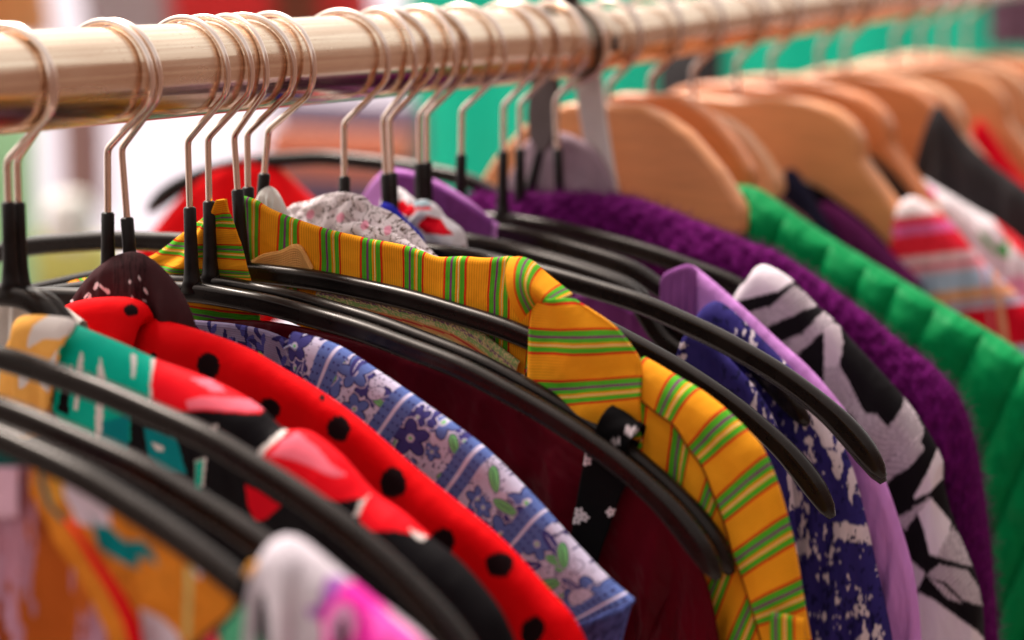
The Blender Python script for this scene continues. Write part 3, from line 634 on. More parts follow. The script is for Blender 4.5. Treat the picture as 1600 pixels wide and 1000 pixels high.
sheet('collar', rd, [(72, 520, 110, 640), (84, 492, 120, 640), (104, 476, 135, 640), (135, 467, 150, 640), (170, 464, 170, 640), (205, 465, 188, 640), (224, 474, 196, 640), (234, 492, 199, 620), (226, 506, 196, 600)],
      -.0545, redm, w=.0045, nu=140, nv=60, nvb=14, amp=.001, nf=2, seed=63, paint=red_p, rough=.0003)

# --- tropical shirt
def trop(px, py, U, d):
    K = lin(16, 12, 16); c = np.tile(K, (len(px), 1)); W_ = lin(226, 214, 210); Y = lin(246, 178, 88); T = lin(0, 176, 150); T2 = lin(0, 130, 135); R1 = lin(244, 10, 30); P_ = lin(246, 110, 130)
    fill(c, px, py, [(10, 480), (60, 485), (122, 495), (122, 512), (96, 545), (88, 582), (74, 680), (-40, 700), (-40, 480)], Y)
    for p in ([(52, 510), (80, 492), (122, 495), (116, 515), (96, 530), (70, 530), (44, 545), (46, 525)], [(66, 580), (92, 545), (86, 585), (76, 615), (62, 600)], [(30, 560), (50, 570), (44, 600), (30, 610)], [(0, 625), (40, 640), (60, 670), (0, 690)]): fill(c, px, py, p, W_, 2)
    fill(c, px, py, [(94, 546), (119, 505), (250, 555), (243, 575), (233, 632), (205, 630), (203, 690), (160, 700), (110, 680), (82, 640)], T, 1.2)
    fill(c, px, py, [(150, 660), (203, 650), (200, 700), (170, 720)], T2, 1)
    fill(c, px, py, [(224, 668), (275, 685), (292, 740), (255, 735), (232, 712)], T2, 1)
    fill(c, px, py, [(96, 610), (108, 600), (108, 650), (90, 640)], K, 1)
    for p in ([(118, 590), (124, 552), (129, 548), (128, 590), (122, 640), (116, 640)], [(150, 590), (156, 556), (164, 590), (162, 640), (156, 700), (148, 690)], [(204, 550), (214, 555), (211, 590), (206, 590)], [(98, 588), (112, 570), (118, 590), (104, 600)], [(236, 690), (256, 698), (254, 706), (244, 704)], [(330, 668), (342, 664), (338, 690), (332, 700)], [(305, 720), (323, 715), (318, 760), (304, 770)]): fill(c, px, py, p, W_, 1)
    fill(c, px, py, [(306, 722), (318, 718), (314, 765), (304, 765)], T, 1)
    fill(c, px, py, [(233, 600), (244, 552), (320, 575), (420, 630), (408, 645), (345, 643), (262, 642), (244, 640)], R1, 1)
    fill(c, px, py, [(236, 560), (243, 560), (236, 600), (240, 640), (232, 636)], W_, 0)
    fill(c, px, py, [(296, 592), (330, 592), (355, 612), (330, 612)], P_, 1.5); fill(c, px, py, [(288, 626), (330, 620), (392, 622), (412, 640), (340, 641), (292, 640)], P_, 1.5)
    fill(c, px, py, [(392, 722), (404, 700), (430, 680), (452, 668), (462, 675), (438, 685), (414, 704), (402, 730), (396, 728)], W_, 1)
    fill(c, px, py, [(402, 726), (414, 704), (438, 685), (455, 668), (485, 664), (535, 702), (580, 755), (598, 780), (556, 779), (528, 783), (500, 776), (462, 760), (425, 742)], R1, 1)
    fill(c, px, py, [(418, 712), (440, 690), (465, 678), (500, 705), (540, 742), (520, 742), (470, 722)], P_, 3)
    fill(c, px, py, [(382, 755), (402, 765), (440, 790), (415, 812), (400, 815), (388, 795)], lin(215, 0, 28), 1)
    fill(c, px, py, [(553, 806), (560, 786), (576, 772), (582, 780), (568, 806)], W_, 0)
    fill(c, px, py, [(560, 806), (574, 776), (600, 772), (680, 838), (650, 836), (620, 830), (580, 830), (564, 818)], R1, 1)
    fill(c, px, py, [(640, 826), (668, 840), (660, 846), (646, 838)], W_, 0)
    return c
trp = garment('tropical_shirt', .01, -.091, 'black tropical shirt with teal leaves, red hibiscus petals and a yellow and white collar', 'shirt')
tm = cloth_mat('tropical_print', print_=True, rough=.6, wb=.1, var=.05, wrinkle=.3)
sheet('shoulder', trp, [(28, 520, 10, 900), (60, 510, 30, 900), (105, 505, 60, 950), (118, 508, 80, 960), (180, 533, 110, 1000), (240, 560, 150, 1050), (300, 582, 190, 1050), (350, 604, 220, 1100), (400, 634, 250, 1150), (440, 670, 280, 1150), (480, 674, 310, 1200), (530, 712, 350, 1200), (580, 768, 390, 1250), (625, 800, 430, 1300), (668, 838, 470, 1300), (710, 872, 500, 1350), (750, 915, 530, 1400), (785, 965, 560, 1400), (815, 1040, 590, 1450)],
      -.0920, tm, w=.0075, nu=420, nv=200, nvb=24, amp=.002, nf=3, seed=71, paint=trop)
sheet('collar_end', trp, [(24, 560, 40, 700), (26, 520, 44, 690), (32, 498, 60, 680), (55, 494, 72, 670), (85, 496, 84, 640), (108, 499, 90, 610), (120, 508, 92, 580), (112, 522, 93, 560)], -.0985, tm, w=.0035, nu=120, nv=60, nvb=10, amp=.0008, nf=2, seed=73, paint=trop, back=False, solid=.001)

# --- sheer orange and white print dress with red trim, in front at the lower left
def sheer(px, py, U, d):
    c = np.tile(lin(196, 96, 36), (len(px), 1)); n = fbm(px*.022, py*.005, 3); c[n > .52] = lin(190, 130, 150); c[n > .66] = lin(200, 150, 175)
    n2 = fbm(px*.03, py*.012, 9); c[n2 > .66] = lin(170, 80, 40)
    fill(c, px, py, [(-20, 690), (70, 700), (72, 728), (-20, 730)], lin(0, 110, 105), 1)
    return c
def sheer2(px, py, U, d):
    c = np.tile(lin(226, 132, 40), (len(px), 1)); W_ = lin(222, 200, 214); T = lin(0, 128, 132)
    fill(c, px, py, [(96, 725), (130, 720), (170, 770), (178, 820), (150, 830), (118, 815), (98, 770)], W_, 3)
    fill(c, px, py, [(78, 735), (100, 735), (100, 790), (84, 780)], lin(228, 158, 60), 2)
    fill(c, px, py, [(138, 800), (152, 822), (175, 822), (200, 845), (222, 842), (240, 862), (250, 885), (238, 876), (216, 868), (218, 890), (190, 876), (158, 858), (148, 830)], T, 2)
    fill(c, px, py, [(60, 715), (70, 745), (84, 790), (106, 812), (98, 815), (74, 790), (62, 750)], lin(0, 110, 105), 1)
    fill(c, px, py, [(222, 950), (260, 968), (280, 1000), (290, 1080), (230, 1080), (226, 1000)], W_, 3)
    fill(c, px, py, [(292, 885), (302, 885), (296, 1000), (288, 1000)], lin(200, 190, 120), 1); fill(c, px, py, [(300, 880), (322, 890), (310, 905)], W_, 1)
    c[fbm(px*.05, py*.02, 21) > .64] *= .8
    return c
sh = garment('sheer_print_dress', .03, -.186, 'orange and mauve brushstroke print dress with a thin red trim in the lower left corner', 'dress')
sm_ = cloth_mat('sheer_print', print_=True, rough=.8, wb=.5, weave=5000, var=.12, wrinkle=.4)
sheet('front_body', sh, [(-60, 690, -60, 1200), (0, 700, 0, 1200), (50, 718, 40, 1200), (88, 745, 90, 1200), (108, 800, 150, 1200), (130, 850, 200, 1200), (160, 900, 240, 1200)], -.1845, sm_, w=.001, nu=150, nv=110, amp=.004, nf=2, seed=81, paint=sheer, back=False, solid=.0008)
sheet('shoulder', sh, [(58, 700, 58, 760), (90, 722, 72, 790), (130, 748, 92, 830), (180, 775, 120, 880), (240, 812, 150, 930), (300, 852, 180, 990), (360, 892, 205, 1060), (400, 915, 215, 1150), (420, 960, 225, 1200)], -.1870, sm_, w=.002, nu=220, nv=130, amp=.0012, nf=3, seed=83, paint=sheer2, back=False, solid=.0008)
tr = [(104, 812), (128, 845), (150, 880), (172, 912), (190, 942), (204, 972), (213, 1005), (220, 1080)]
V, Fc = tube([(p[0], -.1935, p[1]+RZ) for p in [un(x, y, -.1935)/1000 for x, y in tr]], [.0008, .0012, .0016, .0019, .0021, .0023, .0024, .0024], 12, squash=(.5, 1)); link_mesh('red_trim', V, Fc, cloth_mat('red_ribbon', col=tuple(lin(214, 8, 24))), sh)
flab = [(-30, 730), (30, 731), (29, 809), (-30, 809)]
sheet('care_label', sh, [(-40, 730, -40, 810), (0, 730, 0, 810), (30, 731, 29, 809)], -.1895, cloth_mat('label_ribbon', col=tuple(lin(214, 168, 188)), wb=.05, wrinkle=.1, var=.05), w=.0003, nu=20, nv=10, amp=.0003, back=False, solid=.0005)
# --- black blouse with a green leaf
def leafp(px, py, U, d):
    c = np.tile(lin(12, 10, 14), (len(px), 1)); fill(c, px, py, [(378, 945), (412, 1010), (420, 1100), (330, 1100), (345, 985)], lin(84, 168, 128), 1)
    fill(c, px, py, [(318, 1000), (335, 985), (345, 1010), (330, 1100)], lin(220, 60, 80), 1); ell(c, px, py, 392, 888, 14, 15, .3, lin(206, 140, 60)); ell(c, px, py, 336, 843, 5, 8, .3, lin(190, 150, 170)); return c
lf = garment('black_leaf_blouse', .12, -.192, 'black blouse with a pale green leaf, mostly hidden between the bars at the bottom left', 'blouse')
sheet('front', lf, [(290, 1015, 290, 1250), (335, 978, 330, 1250), (366, 950, 364, 1250), (382, 905, 378, 1250), (392, 880, 388, 1250), (410, 876, 405, 1250), (440, 900, 430, 1250)], -.1935, cloth_mat('leaf_print', print_=True), w=.002, nu=140, nv=90, amp=.001, seed=85, paint=leafp)
# --- white and pink painted top
def pinkp(px, py, U, d):
    c = np.tile(lin(208, 196, 206), (len(px), 1)); PK = lin(240, 50, 170)
    fill(c, px, py, [(505, 990), (500, 950), (515, 920), (530, 905), (560, 910), (620, 965), (760, 1090), (700, 1200), (490, 1200)], PK, 2)
    fill(c, px, py, [(478, 950), (500, 945), (506, 915), (516, 896), (545, 905), (530, 925), (512, 945), (505, 965), (486, 965)], lin(160, 90, 175), 2)
    ell(c, px, py, 534, 978, 22, 34, .15, lin(240, 170, 215)); ell(c, px, py, 534, 992, 9, 28, 0, lin(30, 10, 25))
    fill(c, px, py, [(575, 950), (620, 965), (690, 1040), (640, 1050), (590, 1000)], lin(250, 90, 190), 4)
    return c
pk = garment('pink_white_top', .16, -.188, 'white top painted with hot pink and purple at the bottom edge left of centre', 'top')
sheet('shoulder', pk, [(414, 960, 380, 1250), (413, 900, 390, 1250), (416, 868, 400, 1250), (426, 846, 420, 1250), (446, 836, 440, 1250), (466, 842, 460, 1250), (500, 868, 480, 1280), (540, 902, 510, 1300), (580, 935, 540, 1350), (620, 965, 570, 1350), (670, 1010, 600, 1400), (730, 1090, 640, 1450)],
      -.1900, cloth_mat('pink_print', print_=True, rough=.6, wb=.08, wrinkle=.3), w=.0060, nu=200, nv=120, nvb=20, amp=.0045, nf=5, seed=87, paint=pinkp)

# --- crumpled white scarf, blue cloth, red and white cloth, lace at the tilted stem
def crump(A_, f, seed):
    return lambda U, d, un_, a: A_*(np.abs(snoise(U*1000, d*1000, seed, 3, f))**.7*1.3-.5)
def lacep(px, py, U, d):
    c = np.tile(lin(222, 208, 212), (len(px), 1)); n = np.abs(fbm(U*.42, d*.42, 5)-.5); c[(n < .022)] = lin(96, 78, 72)
    m = (vnoise(U*.9, d*.9, 7) > .8) & (vnoise(U*.1, d*.12, 17) > .5); c[m] = lin(96, 78, 72)
    for x, y in ((485, 335), (532, 340), (570, 352), (606, 360)): ell(c, px, py, x, y, 6, 8, .4, lin(226, 150, 172))
    return c
scf = garment('white_scarf', .0, .066, 'crumpled white printed scarf bunched behind the orange striped band', 'scarf')
lm = cloth_mat('white_print', print_=True, wrinkle=.9, wb=.3)
sheet('scarf_bundle', scf, [(436, 350, 440, 440), (446, 330, 450, 440), (462, 318, 465, 450), (488, 310, 490, 460), (515, 302, 515, 470), (540, 300, 540, 470), (562, 306, 560, 480), (580, 322, 578, 490), (604, 330, 600, 490), (628, 345, 620, 490), (645, 362, 640, 490), (662, 380, 655, 490), (684, 402, 676, 490)],
      .0720, lm, w=.0065, nu=220, nv=90, nvb=30, amp=.002, nf=4, seed=91, paint=lacep, wave=crump(.0032, .22, 5), rough=.0008)
sheet('scarf_fold', scf, [(530, 352, 528, 430), (560, 346, 556, 440), (590, 356, 585, 450), (618, 366, 612, 460), (650, 384, 645, 460), (686, 404, 680, 470)], .0585, lm, w=.004, nu=120, nv=50, nvb=10, amp=.001, nf=4, seed=93, paint=lacep, wave=crump(.0022, .3, 15), rough=.0006)
lc = garment('white_lace', -.005, .046, 'small gathered white lace piece wrapped round the left tilted hanger stem', 'lace')
sheet('lace_ruffle', lc, [(398, 345, 400, 420), (404, 310, 408, 420), (414, 291, 416, 420), (424, 292, 424, 420), (432, 300, 432, 420), (441, 318, 440, 420), (452, 345, 450, 420)], .0470, cloth_mat('white_lace_cotton', col=tuple(lin(226, 222, 218)), wrinkle=.8, wb=.5), w=.0035, nu=90, nv=40, nvb=20, amp=.002, nf=7, seed=95, rough=.0006)
bl = garment('blue_cloth', .02, .113, 'small deep blue cloth corner between the white scarf and the red and white cloth', 'scarf')
sheet('blue_fold', bl, [(600, 316, 590, 440), (614, 322, 605, 440), (628, 336, 620, 440), (642, 350, 635, 440), (655, 362, 645, 440), (664, 384, 655, 440)], .1060, cloth_mat('royal_blue', col=tuple(lin(36, 40, 160)), wrinkle=.5), w=.004, nu=70, nv=40, amp=.001, seed=97, rough=.0004)
def rwp(px, py, U, d):
    c = np.tile(lin(228, 222, 228), (len(px), 1)); Rr = lin(224, 12, 36)
    fill(c, px, py, [(614, 318), (630, 312), (642, 326), (640, 340), (624, 332)], Rr, 1); fill(c, px, py, [(650, 352), (668, 336), (690, 342), (700, 356), (712, 366), (690, 368), (664, 366)], Rr, 1.5)
    fill(c, px, py, [(634, 322), (645, 318), (650, 330), (640, 340)], Rr, 1); fill(c, px, py, [(646, 314), (668, 312), (676, 322), (660, 324), (648, 322)], lin(170, 195, 205), 1)
    fill(c, px, py, [(648, 323), (672, 322), (676, 328), (650, 328)], lin(232, 80, 90), 1); return c
rw = garment('red_white_cloth', .0, .140, 'knotted white cloth with red patches at the foot of a pair of hanger stems', 'scarf')
rwm = cloth_mat('red_white_print', print_=True, wrinkle=.6)
sheet('knot_left', rw, [(602, 330, 608, 420), (606, 300, 612, 420), (618, 290, 622, 420), (634, 298, 632, 420), (648, 316, 642, 420), (656, 345, 648, 420)], .1340, rwm, w=.005, nu=120, nv=60, amp=.001, seed=99, paint=rwp, rough=.0006, wave=crump(.0016, .2, 8))
sheet('knot_right', rw, [(634, 352, 640, 420), (640, 326, 645, 420), (652, 314, 655, 420), (668, 312, 668, 420), (682, 322, 680, 420), (692, 336, 690, 420), (706, 347, 700, 420), (720, 360, 712, 420), (724, 380, 718, 420)], .1290, rwm, w=.0055, nu=140, nv=60, amp=.001, seed=101, paint=rwp, rough=.0006, wave=crump(.0016, .2, 18))

# --- lilac shirt
lil = tuple(lin(198, 132, 205)); LM = cloth_mat('lilac_cotton', col=lil, rough=.7, wb=.1, wrinkle=.6, var=.06)
ls = garment('lilac_shirt', 0, .160, 'smooth lilac shirt, seen as a narrow strip between the navy print and the zebra print', 'shirt')
sheet('shoulder', ls, [(1070, 440, 1050, 740), (1074, 424, 1056, 750), (1080, 414, 1062, 760), (1098, 426, 1080, 800), (1130, 453, 1100, 850), (1170, 488, 1130, 900), (1215, 530, 1160, 1000), (1262, 572, 1200, 1100), (1310, 628, 1230, 1150), (1352, 690, 1250, 1200), (1382, 752, 1280, 1250), (1404, 815, 1300, 1300), (1424, 885, 1320, 1350), (1434, 950, 1330, 1400), (1440, 1040, 1350, 1450)],
      .1640, LM, w=.0040, nu=220, nv=90, nvb=24, amp=.003, nf=6, seed=111)
sheet('collar_stand', ls, [(560, 330, 570, 400), (574, 300, 580, 400), (592, 275, 600, 400), (610, 265, 618, 400), (640, 268, 640, 400), (670, 278, 668, 400), (700, 292, 700, 410), (735, 315, 735, 420), (762, 338, 760, 430), (780, 352, 780, 430)], .1585, LM, w=.002, nu=130, nv=40, nvb=12, amp=.001, seed=113, back=False, solid=.001)
sheet('collar_inner', ls, [(600, 270, 606, 420), (640, 272, 645, 420), (680, 288, 680, 420), (730, 318, 728, 430), (770, 345, 768, 440)], .1560, cloth_mat('purple_lining', col=tuple(lin(122, 60, 130)), wrinkle=.6), w=.001, nu=70, nv=30, amp=.001, seed=115, back=False, solid=.0008)
sheet('satin_facing', ls, [(890, 470, 890, 620), (912, 459, 915, 640), (940, 459, 945, 660), (975, 474, 975, 680), (1010, 494, 1005, 700), (1045, 516, 1040, 720), (1075, 535, 1065, 740)], .1545, cloth_mat('purple_satin', col=tuple(lin(128, 56, 128)), rough=.4, wrinkle=.8), w=.002, nu=100, nv=50, amp=.0012, seed=117, back=False, solid=.001, rough=.0004)
sheet('collar_corner', ls, [(1034, 438, 1030, 620), (1040, 428, 1036, 620), (1060, 418, 1056, 640), (1078, 414, 1074, 660), (1090, 424, 1086, 680)], .1600, cloth_mat('lilac_inside', col=tuple(lin(128, 70, 132))), w=.001, nu=60, nv=30, amp=.0008, seed=119, back=False, solid=.0008)
# --- navy blouse with white splashes
def navyp(px, py, U, d):
    c = np.tile(lin(46, 38, 104), (len(px), 1)); W_ = lin(208, 190, 200)
    n = fbm(px*.045+3, py*.02, 31); n2 = fbm(px*.16, py*.10, 41); m0 = (n*.6+n2*.4)
    c[(m0 > .625)] = W_
    for p in ([(1152, 540), (1178, 548), (1190, 585), (1170, 590), (1160, 560)], [(1200, 580), (1240, 588), (1290, 636), (1306, 700), (1280, 690), (1264, 655), (1236, 648), (1212, 615)], [(1296, 700), (1312, 720), (1318, 745), (1300, 735)], [(1300, 812), (1345, 822), (1362, 826), (1364, 852), (1330, 845), (1302, 846)], [(1225, 690), (1240, 720), (1250, 790), (1238, 795)], [(1322, 755), (1334, 752), (1332, 786), (1322, 782)]):
        fill(c, px, py, p, W_, 5, 7, .14)
    c[(n2 < .33)] = lin(26, 22, 66)
    return c
nb = garment('navy_blouse', 0, .128, 'navy blue blouse splashed with white paint marks behind the orange striped shirt', 'blouse')
nvm = cloth_mat('navy_print', print_=True, rough=.75, wb=.12, wrinkle=.5)
sheet('shoulder', nb, [(1078, 560, 1040, 800), (1084, 510, 1060, 850), (1098, 482, 1080, 850), (1118, 470, 1100, 860), (1140, 482, 1110, 900), (1180, 520, 1130, 1000), (1220, 560, 1150, 1050), (1262, 606, 1180, 1100), (1300, 662, 1200, 1200), (1326, 720, 1220, 1250), (1346, 790, 1240, 1300), (1362, 860, 1250, 1350), (1378, 930, 1260, 1400), (1392, 1000, 1270, 1450), (1402, 1100, 1280, 1500)],
      .1510, nvm, w=.0060, nu=380, nv=190, nvb=24, amp=.003, nf=5, seed=121, paint=navyp)
sheet('front_fold', nb, [(1062, 548, 1050, 700), (1070, 524, 1070, 760), (1084, 512, 1090, 800), (1104, 520, 1110, 860), (1140, 560, 1130, 1000), (1180, 606, 1160, 1100), (1210, 660, 1190, 1200), (1232, 740, 1215, 1250), (1240, 830, 1225, 1300), (1246, 930, 1235, 1350)], .1330, nvm, w=.004, nu=240, nv=120, nvb=14, amp=.003, nf=4, seed=123, paint=navyp)
# --- zebra print top
def zeb(px, py, U, d):
    c = np.tile(lin(20, 17, 20), (len(px), 1)); G = lin(206, 190, 200); W_ = lin(222, 208, 218)
    def hz(poly, ang, per=6.0, base=G, dep=.22):
        m = inside(px, py, poly); q = (px*math.cos(ang)+py*math.sin(ang)+2*snoise(px, py, 6, 2, .05))
        c[m] = base; c[m & ((q % per) < per*.36)] = base*dep
    fill(c, px, py, [(1135, 465), (1165, 440), (1188, 405), (1250, 430), (1240, 440), (1215, 455), (1185, 462), (1155, 470)], W_, 0)
    hz([(1150, 500), (1168, 488), (1205, 478), (1240, 445), (1285, 475), (1258, 484), (1195, 513), (1165, 540)], .9)
    hz([(1195, 556), (1215, 538), (1255, 520), (1290, 482), (1310, 496), (1300, 504), (1286, 518), (1243, 556), (1220, 580)], 1.0)
    fill(c, px, py, [(1287, 517), (1298, 504), (1312, 508), (1318, 535), (1311, 572), (1300, 575), (1288, 580)], G, 0)
    hz([(1287, 575), (1311, 570), (1325, 593), (1345, 634), (1354, 650), (1340, 655), (1320, 640), (1287, 600)], .4)
    hz([(1330, 640), (1352, 646), (1372, 648), (1388, 668), (1408, 640), (1413, 618), (1430, 640), (1445, 676), (1432, 700), (1400, 735), (1378, 770), (1355, 720)], .9)
    hz([(1378, 728), (1436, 683), (1444, 702), (1420, 730), (1388, 752), (1380, 760)], .8)
    fill(c, px, py, [(1426, 780), (1449, 738), (1465, 700), (1476, 712), (1472, 747), (1452, 770)], W_, 0)
    hz([(1400, 812), (1452, 776), (1464, 788), (1433, 802), (1414, 830)], .9)
    fill(c, px, py, [(1434, 802), (1455, 778), (1486, 816), (1482, 840), (1466, 870), (1452, 866), (1444, 830)], W_, 0)
    hz([(1463, 870), (1488, 822), (1504, 843), (1520, 886), (1486, 876)], 0.1, 4)
    hz([(1444, 899), (1468, 882), (1512, 891), (1531, 920), (1536, 948), (1503, 936), (1478, 910)], .9)
    hz([(1449, 901), (1475, 915), (1505, 943), (1480, 935)], .2)
    fill(c, px, py, [(1434, 925), (1460, 938), (1529, 988), (1545, 1010), (1545, 1100), (1438, 1100)], W_, 0)
    fill(c, px, py, [(1416, 870), (1446, 895), (1434, 920), (1418, 900)], G, 0)
    return c
zb_ = garment('zebra_top', 0, .200, 'black top with bold pale grey hatched stripes like a zebra', 'top')
sheet('shoulder', zb_, [(1136, 500, 1110, 800), (1150, 462, 1130, 800), (1168, 434, 1150, 820), (1188, 414, 1170, 850), (1212, 420, 1190, 880), (1240, 440, 1210, 920), (1272, 474, 1230, 960), (1302, 500, 1260, 1000), (1330, 532, 1280, 1060), (1370, 575, 1300, 1100), (1412, 622, 1320, 1200), (1446, 670, 1340, 1250), (1470, 718, 1350, 1300), (1472, 750, 1356, 1300), (1484, 800, 1370, 1350), (1503, 850, 1380, 1400), (1520, 890, 1390, 1450), (1532, 940, 1400, 1500), (1536, 1010, 1410, 1500), (1545, 1120, 1420, 1500)],
      .1980, cloth_mat('zebra_print', print_=True, rough=.7, wb=.12, wrinkle=.4, var=.05), w=.0065, nu=420, nv=170, nvb=24, amp=.0025, nf=4, seed=131, paint=zeb)
# --- purple fuzzy jumper
pj = garment('purple_jumper', 0, .236, 'fuzzy deep purple knitted jumper with an irregular hairy edge', 'jumper')
PC = tuple(lin(96, 16, 90))
pr_ = [(700, 322, 700, 470), (740, 306, 740, 480), (790, 303, 790, 500), (860, 300, 860, 520), (930, 300, 920, 560), (1000, 312, 980, 600), (1080, 341, 1040, 680), (1150, 368, 1100, 760), (1200, 390, 1140, 820), (1260, 425, 1190, 900), (1330, 472, 1240, 960), (1400, 525, 1290, 1050), (1458, 575, 1330, 1100), (1500, 630, 1360, 1150), (1520, 690, 1380, 1200), (1533, 770, 1400, 1300), (1546, 880, 1410, 1400), (1556, 1010, 1420, 1450), (1566, 1120, 1430, 1500)]
pm = cloth_mat('purple_wool', col=PC, rough=.95, weave=900, wb=.6, var=.35, nscale=300, wrinkle=.5)
pb = sheet('jumper_body', pj, pr_, .2260, pm, w=.0125, nu=320, nv=90, nvb=26, amp=.003, nf=5, seed=141, rough=.0014, wave=lambda U, d, un_, a: .0011*snoise(U*1000, d*1000, 77, 2, .9))
me = pb.data; rs = np.random.RandomState(3); nvt = len(me.vertices); co = np.empty(nvt*3); me.vertices.foreach_get('co', co); co = co.reshape(-1, 3); nn = np.empty(nvt*3); me.vertex_normals.foreach_get('vector', nn); nn = nn.reshape(-1, 3)
row = 26+91
ids = rs.randint(0, 321, 26000)*row+np.clip(26+(rs.randn(26000)*11+2).astype(int), 4, row-1)
nn = np.where((nn[:, 1:2]*np.where(np.arange(nvt) % row >= 26, -1, 1)[:, None]) > 0, nn, -nn)
V = []; Fc = []
for k, i in enumerate(ids):
    p = co[i]+rs.randn(3)*.0009; d_ = nn[i]+rs.randn(3)*.75; d_ /= np.linalg.norm(d_)+1e-9; L = .0015+.0035*rs.rand(); sd_ = np.cross(d_, rs.randn(3)); sd_ = sd_/(np.linalg.norm(sd_)+1e-9)*.00010
    V += [p-sd_, p+sd_, p+d_*L+rs.randn(3)*.0004]; Fc.append((3*k, 3*k+1, 3*k+2))
o = link_mesh('wool_fuzz', np.array(V)+np.array(pj.location), Fc, pm, pj); tag(o, kind='stuff')
# --- green quilted jacket
gj = garment('green_jacket', .0, .300, 'bright green quilted jacket with stitched puffy channels', 'jacket')
gr_ = [(1130, 292, 1110, 600), (1160, 288, 1140, 620), (1190, 298, 1170, 640), (1225, 322, 1200, 700), (1290, 366, 1250, 800), (1360, 408, 1310, 860), (1420, 444, 1360, 920), (1490, 486, 1410, 1000), (1550, 520, 1460, 1060), (1600, 556, 1500, 1100), (1650, 610, 1540, 1150), (1690, 690, 1580, 1200), (1715, 800, 1600, 1300), (1730, 950, 1610, 1400), (1740, 1150, 1620, 1500)]
sheet('quilted_body', gj, gr_, .3120, cloth_mat('green_nylon', col=tuple(lin(0, 132, 70)), rough=.5, wb=.03, wrinkle=.9, var=.06), w=.009, nu=520, nv=100, nvb=30, amp=.002, nf=3, seed=151,
      wave=lambda U, d, un_, a: .0048*np.abs(np.sin(math.pi*(U+.25*d+.003*np.sin(U*70))/.0200))**.45*np.clip(d/.003+.1, 0, 1)+.0008*snoise(U*1000, d*1000, 5, 2, .3))
# --- things behind the green jacket
def simple(name, label, cat, part, rows, t, mat, **k):
    g = garment(name, 0, t, label, cat); sheet(part, g, rows, t, mat, **k); return g
simple('wool_cardigan', 'dusty brown top behind the small wooden hanger, above the green jacket', 'top', 'shoulder', [(1150, 270, 1140, 450), (1172, 256, 1160, 460), (1200, 285, 1190, 480), (1235, 320, 1225, 520), (1270, 350, 1255, 540), (1300, 400, 1290, 560)], .395, cloth_mat('brown_knit', col=tuple(lin(112, 74, 76))), w=.006, nu=70, nv=30, seed=161)
simple('dark_navy_top', 'dark navy top right behind the small wooden hanger', 'top', 'shoulder', [(1215, 290, 1210, 450), (1236, 262, 1230, 460), (1262, 290, 1250, 500), (1290, 340, 1280, 520), (1330, 400, 1320, 560), (1380, 440, 1370, 600)], .412, cloth_mat('dark_navy_knit', col=tuple(lin(34, 32, 52))), w=.006, nu=70, nv=30, seed=162)
simple('plum_top', 'plum purple top below the arm of the large notched wooden hanger', 'top', 'shoulder', [(1265, 330, 1260, 500), (1290, 315, 1285, 500), (1330, 335, 1325, 520), (1370, 370, 1360, 560), (1400, 400, 1390, 600), (1440, 440, 1430, 640)], .418, cloth_mat('plum_knit', col=tuple(lin(92, 28, 78))), w=.006, nu=70, nv=30, seed=163)
simple('black_sweater', 'black sweater in the dark gap under the arm of the large notched wooden hanger', 'top', 'shoulder', [(1225, 300, 1220, 460), (1262, 284, 1255, 460), (1300, 268, 1290, 460), (1330, 244, 1320, 460), (1352, 236, 1345, 470), (1385, 262, 1375, 480), (1420, 300, 1410, 500), (1460, 350, 1450, 520)], .452, cloth_mat('black_jersey', col=(.006, .005, .006)), w=.004, nu=60, nv=30, seed=174)
def plaid(px, py, U, d):
    c = np.tile(lin(170, 178, 205), (len(px), 1))
    for lo, hi, cc in ((0, 300, lin(238, 220, 222)), (300, 338, lin(238, 218, 222)), (338, 352, lin(232, 50, 70)), (352, 368, lin(228, 100, 160)), (368, 402, lin(236, 40, 60)), (402, 416, lin(236, 190, 200)), (416, 422, lin(222, 90, 110)), (422, 432, lin(226, 160, 175))):
        y = py+.12*(px-1420); c[(y >= lo) & (y < hi)] = cc
    y = py+.12*(px-1420)
    c[(y > 462) & (y < 480)] = lin(222, 150, 110); c[(y > 484) & (y < 488)] = lin(190, 80, 90); c[(y > 495) & (y < 560)] = lin(208, 10, 36)
    xx = px-.15*py; c[(xx > 1486) & (xx < 1496)] = lin(226, 150, 120); c[(xx > 1470) & (xx < 1474)] = lin(220, 120, 130)
    return c
simple('plaid_shirt', 'red, pink and pale blue plaid shirt at the end of the large wooden hanger', 'shirt', 'shoulder', [(1395, 400, 1380, 620), (1402, 330, 1390, 620), (1420, 308, 1400, 640), (1450, 318, 1430, 680), (1490, 352, 1470, 720), (1530, 400, 1500, 760), (1580, 450, 1540, 800), (1640, 510, 1590, 850), (1690, 600, 1640, 900)], .430, cloth_mat('plaid_print', print_=True), w=.007, nu=240, nv=110, amp=.004, seed=164, paint=plaid)
def wfl(px, py, U, d):
    c = np.tile(lin(236, 226, 232), (len(px), 1)); fill(c, px, py, [(1432, 296), (1446, 288), (1464, 296), (1462, 318), (1444, 322)], lin(240, 70, 180), 2); fill(c, px, py, [(1425, 270), (1440, 275), (1436, 296), (1424, 290)], lin(200, 200, 130), 1)
    fill(c, px, py, [(1526, 362), (1540, 370), (1558, 390), (1574, 372), (1578, 404), (1560, 400), (1540, 384)], lin(30, 160, 60), 2); fill(c, px, py, [(1546, 335), (1570, 340), (1612, 380), (1640, 430), (1600, 400), (1570, 372)], lin(228, 50, 60), 2)
    fill(c, px, py, [(1560, 440), (1600, 430), (1640, 480), (1600, 500)], lin(238, 160, 190), 2); return c
